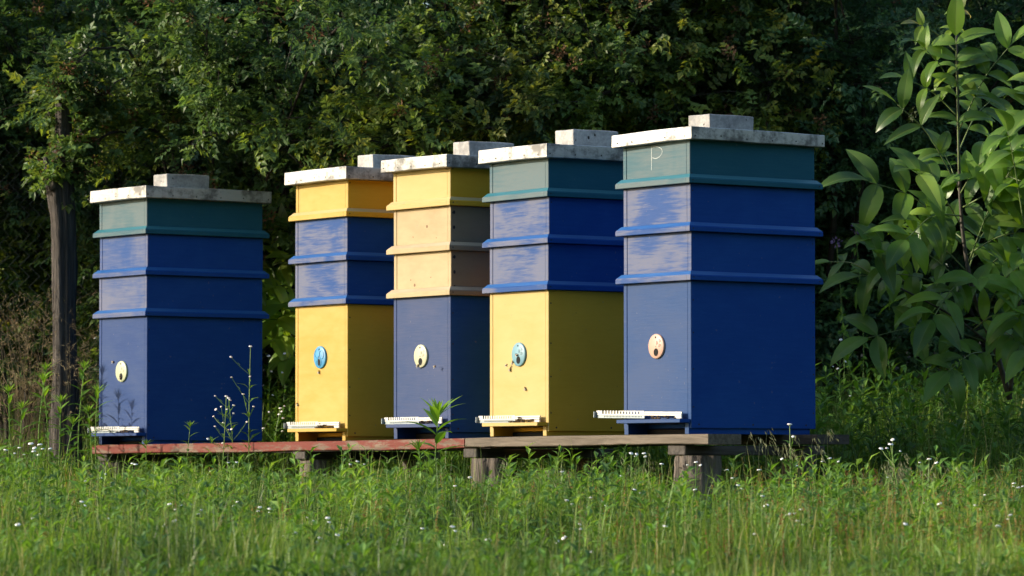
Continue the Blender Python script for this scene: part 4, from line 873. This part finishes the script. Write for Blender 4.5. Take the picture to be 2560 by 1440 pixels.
def build_sorrel():
    rng = np.random.default_rng(41); mb = MB(); x, y = scatter(rng, 5200, 9.9, 13.6, .6, lambda x, y: clear_of_stumps(x, y) * np.clip(.14 + .50 * (x - .05), .10, .75) * (.3 + .7 * patch(x, y, 2.3, 3)))
    h = rng.uniform(.12, .25, len(x)); n = len(x); b = np.stack([x, y, ground_z(x, y)], 1); ln = rng.normal(0, .08, (n, 2)); top = b + np.stack([ln[:, 0] * h, ln[:, 1] * h, h], 1); fa = rng.uniform(0, 6.28, n); sd = np.stack([np.cos(fa), np.sin(fa), 0 * fa], 1) * .0011; T = rng.normal(.5, .22, n)
    mb.add(np.stack([b - sd, b + sd, top + sd * .5, top - sd * .5], 1).reshape(-1, 3), quads=np.array([[0, 1, 2, 3]]) + np.arange(n)[:, None] * 4, tint=np.repeat(np.clip(T + .2, 0, 1), 4))
    for k in range(22):
        t = rng.uniform(.45, 1.0, n)[:, None]; p = b + (top - b) * t; small_leaves(mb, p + rng.normal(0, .0035, (n, 3)), rand_dirs(rng, n) + np.array([0, 0, .4]), rand_dirs(rng, n), rng.uniform(.004, .008, n), rng.uniform(.003, .005, n), np.clip(T + rng.normal(0, .15, n), 0, 1))
    tag(mb.build("sheep_sorrel", M_sorrel), "rusty red and tan sorrel spikes in the grass at the right", "sorrel", kind='stuff')
    mb = MB()
    for (px, py, w, m) in ((2250, 1185, 130, 46), (1350, 1190, 90, 22), (1600, 1180, 60, 12), (1960, 1110, 120, 16), (2100, 1260, 200, 20)):
        for i in range(m):
            qx = px + rng.normal(0, w / 2); qy = py + rng.normal(0, 22); Y = rng.uniform(12.4, 13.6); p = at(qx, qy, Y); g = np.array([p[0] + rng.normal(0, .02), p[1], float(ground_z(p[0], p[1]))])
            if p[2] < g[2] + .04: continue
            c = curve([g, g * .4 + p * .6 + np.array([0, 0, .03]), p + np.array([.012, 0, .012]), p + np.array([.03, 0, -.02])], 10); tube(mb, c, .0007, 3, tint=.3, cap=False)
            k = 7; bb = np.repeat(c[-3:], 3, 0)[:k] + rng.normal(0, .006, (k, 3)); small_leaves(mb, bb, np.array([.35, 0, -.9]) + rng.normal(0, .25, (k, 3)), rand_dirs(rng, k), rng.uniform(.014, .024, k), rng.uniform(.003, .0045, k), rng.uniform(.3, 1, k))
    tag(mb.build("brome_grass", M_pale), "pale drooping grass seed heads before the right stumps", "grass", kind='stuff')
build_sorrel()
def dry_clump(px, py0, py1, Y, n, w, seed, label):
    rng = np.random.default_rng(seed); b = at(px, py1, Y); o0 = np.array([b[0], b[1], float(ground_z(b[0], b[1]))]); H = float(at(px, py0, Y)[2] - o0[2]); mb = MB()
    for i in range(n):
        s = np.array([rng.normal(0, w * .35), rng.normal(0, w * .35), -.01]); l = np.array([rng.normal(.03, w * 1.2), rng.normal(0, w * .8), H * rng.uniform(.45, 1.05)])
        c = curve([s, s * .5 + l * .5 + np.array([0, 0, .06]), l, l + np.array([rng.normal(.07, .05), 0, -.09])], 9); tube(mb, c, np.linspace(.0011, .0006, 9), 3, tint=rng.uniform(.2, .8), cap=False)
        k = 26; t = rng.integers(4, 9, k); small_leaves(mb, c[t] + rng.normal(0, .009, (k, 3)), np.array([.2, 0, .3]) + rng.normal(0, .5, (k, 3)), rand_dirs(rng, k), rng.uniform(.012, .030, k), rng.uniform(.002, .004, k), rng.uniform(.1, 1, k))
    o = mb.build("dry_grass_clump", M_dry); o.location = o0; tag(o, label, "dry grass", "dry grass clumps by the fence")
dry_clump(70, 740, 1000, 16.6, 70, .13, 1, "tall clump of tan dry grass at the left edge below the fence")
dry_clump(165, 830, 1000, 16.5, 36, .09, 2, "small clump of tan dry grass at the foot of the dead trunk")

# flowering plants
def head(mb, rng, c, r, tilt):
    n = 9; a = np.arange(n) * 2 * math.pi / n; nv = nrm(np.array([rng.normal(0, tilt), -.35 + rng.normal(0, tilt), 1.0])); u = nrm(np.cross(nv, [0, 1, .2])); w = np.cross(nv, u)
    ring = c + r * (np.cos(a)[:, None] * u + np.sin(a)[:, None] * w); mid = c + .7 * r * (np.cos(a)[:, None] * u + np.sin(a)[:, None] * w) + nv * r * .38; low = c - nv * r * .45
    mb.add(np.concatenate([ring, mid, [low]]), quads=[(i, (i + 1) % n, n + (i + 1) % n, n + i) for i in range(n)], tris=[((i + 1) % n, i, 2 * n) for i in range(n)], polys=[tuple(range(n, 2 * n))], mat=1)
    k = 6; b = np.arange(k) * 2 * math.pi / k; mb.add(c + nv * r * .42 + .28 * r * (np.cos(b)[:, None] * u + np.sin(b)[:, None] * w), polys=[tuple(range(k))], mat=2)
def fleabane(seed, h, heads, nl=9, spread=.05, r=.0068, leaf=.04, branchy=False):
    rng = np.random.default_rng(seed); mb = MB(); top = np.array([rng.normal(0, .015), rng.normal(0, .015), h]); st = curve([np.zeros(3) - [0, 0, .02], top * .5 + rng.normal(0, .008, 3), top], 12); tube(mb, st, np.linspace(.0021, .0011, 12), 4, tint=.7)
    for k in range(nl):
        i = int((.1 + .8 * k / nl) * 11); a = k * 2.4 + seed; d = np.array([math.cos(a), math.sin(a), .8]); small_leaves(mb, st[i][None], d[None], np.array([[0, 0, 1.0]]), leaf * rng.uniform(.7, 1.2), leaf * .22, rng.uniform(.35, .7), .2, .3)
    head(mb, rng, top, r * 1.1, .2)
    for k in range(heads - 1):
        b0 = st[int(rng.uniform(.55 if branchy else .78, .95) * 11)]; a = rng.uniform(0, 6.28); rr = spread * rng.uniform(.4, 1.0); e = np.array([b0[0] + math.cos(a) * rr, b0[1] + math.sin(a) * rr, min(h * 1.02, b0[2] + rr * rng.uniform(.6, 1.6))])
        tube(mb, curve([b0, (b0 + e) / 2 + [0, 0, -.004], e], 6), .0009, 3, tint=.7, cap=False); head(mb, rng, e, r * rng.uniform(.6, 1.05), .35)
        small_leaves(mb, ((b0 + e) / 2)[None], (e - b0)[None] + np.array([[.01, 0, .01]]), np.array([[0, 0, 1.0]]), leaf * .4, leaf * .1, .6)
    return mb.build("fleabane", [M_weed, M_white, M_yel])
FL = [(62, 1109), (70, 1128), (30, 1125), (95, 1112), (335, 1159), (340, 1161), (215, 1204), (302, 1207), (252, 1185), (32, 1245), (177, 1254), (122, 1285), (75, 1311), (265, 1296), (320, 1292), (422, 1260), (465, 1261), (478, 1264), (530, 1276), (622, 1255), (642, 1209), (634, 1268), (652, 1272), (454, 1303), (360, 1359), (334, 1377), (192, 1387), (209, 1392), (227, 1401), (58, 1410), (77, 1412), (95, 1410), (370, 1425), (281, 1436), (497, 1390), (670, 1377), (777, 1294), (792, 1295), (809, 1357), (816, 1345), (761, 1334), (852, 1337), (867, 1362), (1060, 1322), (1102, 1317), (1105, 1356), (1210, 1350), (1252, 1352), (1147, 1195), (1132, 1215), (907, 1154), (570, 1157), (582, 1156), (845, 1435), (1105, 1437), (787, 1415),
      (1382, 1180), (1417, 1252), (1420, 1312), (1485, 1245), (1477, 1255), (1565, 1225), (1600, 1134), (1662, 1161), (1727, 1156), (1761, 1225), (1812, 1176), (1827, 1196), (1819, 1214), (1878, 1243), (1908, 1176), (1928, 1228), (1947, 1265), (1995, 1287), (1994, 1304), (2027, 1275), (1997, 1166), (2059, 1147), (2157, 1251), (2230, 1112), (2307, 1149), (2349, 1249), (2375, 1261), (2406, 1247), (2410, 1265), (2472, 1239), (2527, 1210), (2535, 1220), (2480, 1317), (2450, 1400), (2474, 1402), (2260, 1311), (1875, 1337), (1735, 1381), (1640, 1317), (1496, 1380), (1697, 1387), (1596, 1430), (2555, 1290), (1340, 1400), (1420, 1345)]
rf = np.random.default_rng(9)
fprotos = [(hh, fleabane(100 + i, hh, nh, nl)) for i, (hh, nh, nl) in enumerate(((.14, 1, 6), (.17, 1, 8), (.20, 2, 9), (.15, 2, 7), (.22, 1, 9), (.26, 3, 10)))]
used = set()
for px, py in FL:
    best = None
    for Y in np.arange(10.4, 13.6, .05):
        p = at(px, py, Y); hh = p[2] - float(ground_z(p[0], p[1]))
        if behind(p[0], p[1]) > -.12: break
        if .11 < hh < .30 and (best is None or abs(hh - .19) < abs(best[1] - .19)): best = (p, hh)
    if best is None:
        p = at(px, py, 12.4); best = (p, max(.12, p[2] - float(ground_z(p[0], p[1]))))
    p, hh = best; i = int(np.argmin([abs(q[0] - hh) + rf.uniform(0, .05) for q in fprotos])); ph, po = fprotos[i]
    o = po if i not in used else po.copy()
    if i in used: COL.objects.link(o)
    used.add(i); s = hh / ph; o.location = (p[0], p[1], p[2] - hh); o.rotation_euler = (0, 0, rf.uniform(0, 6.28)); o.scale = (min(1.25, max(.85, s)), min(1.25, max(.85, s)), s)
    if px < 1160: tag(o, "short white fleabane flower in the grass before the red plank", "flower", "fleabane flowers before the red plank")
    elif px < 1980: tag(o, "short white fleabane flower in the grass before the grey plank", "flower", "fleabane flowers before the grey plank")
    else: tag(o, "short white fleabane flower in the grass right of the stand", "flower", "fleabane flowers right of the stand")
for i, (ph, po) in enumerate(fprotos):
    if i not in used: bpy.data.objects.remove(po)
def tall(px, py, Y, seed, heads, label, spread=.06, nl=14, leaf=.055, r=.0066):
    p = at(px, py, Y); g = float(ground_z(p[0], p[1])); o = fleabane(seed, p[2] - g, heads, nl, spread, r, leaf, True); o.location = (p[0], p[1], g); o.name = "tall_fleabane"; tag(o, label, "wildflower", "tall fleabane plants by the stand")
tall(1971, 1062, 12.55, 1, 3, "tall fleabane with one white head before the nearest hive's right side", .05, 12, .05, .008)
tall(625, 866, 15.35, 2, 6, "tallest fleabane against the dark side of the leftmost hive", .09)
tall(548, 991, 15.35, 3, 9, "branching fleabane with many white heads low on the leftmost hive's side", .075)
tall(578, 995, 15.45, 4, 8, "fleabane right of the branching one against the leftmost hive", .07)
tall(680, 890, 16.3, 5, 6, "fleabane in the gap between the leftmost and second hive", .08)
tall(690, 1020, 15.6, 6, 8, "low bushy fleabane left of the second hive's base", .07)
tall(2232, 1100, 12.9, 7, 3, "tall fleabane standing alone right of the stand", .05)
tall(1598, 1134, 12.6, 8, 3, "fleabane left of the thick right stump", .04)
tall(2110, 850, 15.6, 9, 6, "fleabane close behind the nearest hive's back edge", .07)
tall(290, 760, 16.9, 10, 9, "pale fleabane beside the dead trunk at the left", .12)
M_gold = leafmat("goldenrod_leaf", [(0.0, (0.06, 0.15, 0.0336)), (0.5, (0.12, 0.264, 0.0408)), (1.0, (0.252, 0.42, 0.072))], 0.40, 0.42, 0.35)
def goldenrod(px, py, Y, seed, label, leaf=.095, dens=62, stem_r=.0035):
    rng = np.random.default_rng(seed); p = at(px, py, Y); g = float(ground_z(p[0], p[1])); H = p[2] - g - leaf * .45; root = empty("goldenrod", (p[0] - .012, p[1], g)); tag(root, label, "weed", "leafy goldenrod plants around the stand")
    st = curve([np.zeros(3) - [0, 0, .02], np.array([rng.normal(0, .012), 0, H * .5]), np.array([rng.normal(0, .02), 0, H])], 14); mb = MB(); tube(mb, st, np.linspace(stem_r, stem_r * .5, 14), 6, tint=.9); mb.build("stem", M_gold, root, True)
    fol = MB(); vn = []; n = int(dens * H)
    for k in range(n):
        t = (k + .5) / n; q = t * 12.99; i = int(q); pp = st[i] + (st[i + 1] - st[i]) * (q - i); a = k * 2.4 + seed; el = -.1 + 1.5 * t ** 3; l = leaf * (.75 + .35 * math.sin(t * 3)) * rng.uniform(.85, 1.15)
        big_leaf(fol, vn, pp, np.array([math.cos(a), math.sin(a), el]), np.array([0, 0, 1.0]) + rng.normal(0, .1, 3), l, l * .25, rng.uniform(.3, 1.0), .25, np.clip(.35 + .4 * t ** 2 + rng.normal(0, .08), 0, 1))
    for k in range(13):
        a = k * 2.4; el = .9 + k * .14; l = leaf * (.8 - .03 * k); big_leaf(fol, vn, st[-1], np.array([math.cos(a), math.sin(a), el]), np.array([-math.cos(a) * .8, -math.sin(a) * .8, 1.0]), l, l * .15, rng.uniform(.2, .7), .25, np.clip(.7 + .02 * k, 0, 1))
    f = fol.build("foliage", M_gold, root, True); vein_attr(f, vn)
goldenrod(1092, 996, 13.35, 1, "tall leafy goldenrod in front of the wood boxed hive's landing board", .135, 70)
goldenrod(1064, 1100, 13.25, 2, "shorter goldenrod just left of the tall one at the plank joint", .07)
goldenrod(1115, 1150, 13.2, 3, "low goldenrod at the foot of the tall one", .06)
goldenrod(675, 1165, 13.9, 4, "goldenrod left of the stump below the red plank's middle", .075)
goldenrod(770, 1205, 13.5, 5, "goldenrod right of the stump below the red plank's middle", .07)
goldenrod(1290, 1200, 12.8, 6, "goldenrod right of the stump at the plank joint", .065)
goldenrod(1350, 1195, 12.8, 7, "goldenrod in the middle between the two right stumps", .07)
goldenrod(1640, 1180, 12.7, 8, "goldenrod left of the thick right stump", .065)
goldenrod(480, 1052, 14.9, 9, "thin goldenrod rising before the red plank and the leftmost hive", .05, 40, .002)
goldenrod(383, 1098, 15.0, 10, "small goldenrod tip just touching the red plank under the leftmost hive", .05, 40, .002)
goldenrod(105, 905, 16.2, 11, "tall weed left of the dead trunk's foot", .075, 50)
goldenrod(205, 900, 16.2, 12, "tall weed right of the dead trunk's foot beside the leftmost hive", .075, 50)
for i_, (gx_, gy_, gY_) in enumerate(((20, 960, 15.9), (60, 1000, 15.7), (150, 985, 15.7), (235, 1010, 15.8), (130, 930, 16.0), (180, 1040, 15.5), (255, 960, 16.1))):
    goldenrod(gx_, gy_, gY_, 30 + i_, ("weed at the far left picture edge", "weed low at the left before the dry grass", "weed before the dead trunk's foot", "weed close beside the leftmost hive's left edge", "taller weed in front of the dead trunk", "lowest weed before the dead trunk", "weed touching the leftmost hive's left edge")[i_], .075, 55)
goldenrod(2165, 880, 15.4, 13, "tall weed behind the right end of the stand", .075, 50)
goldenrod(2240, 870, 15.6, 14, "tall weed below the walnut sapling's lowest leaf", .08, 50)
goldenrod(2330, 925, 15.2, 15, "tall weed at the foot of the walnut sapling", .07, 50)
def vetch(px, py, Y, label):
    rng = np.random.default_rng(int(px)); p = at(px, py, Y); g = float(ground_z(p[0], p[1])); mb = MB(); h = p[2] - g; st = curve([np.zeros(3), np.array([.03, 0, h * .5]), np.array([0, 0, h])], 14); tube(mb, st, .0016, 4, tint=.3)
    n = 26; d = rand_dirs(rng, n); small_leaves(mb, np.array([0, 0, h]) + d * .014, d, rand_dirs(rng, n), .014, .010, rng.uniform(.3, 1, n), mat=1)
    n = 40; t = rng.uniform(.2, .95, n) * 12.9; small_leaves(mb, st[t.astype(int)], rand_dirs(rng, n), np.array([0, 0, 1.0]) + rng.normal(0, .3, (n, 3)), .04, .02, rng.uniform(.2, .6, n))
    o = mb.build("purple_vetch", [M_weed, leafmat("vetch_petal", [(0, (.16, .10, .24)), (1, (.34, .25, .44))], .3, .6, .2)]); o.location = (p[0], p[1], g); tag(o, label, "wildflower", "purple flowers behind the nearest hive")
vetch(2092, 605, 16.4, "purple vetch flower behind the nearest hive, lower of the two"); vetch(2140, 572, 16.5, "purple vetch flower by the walnut leaves, higher of the two")
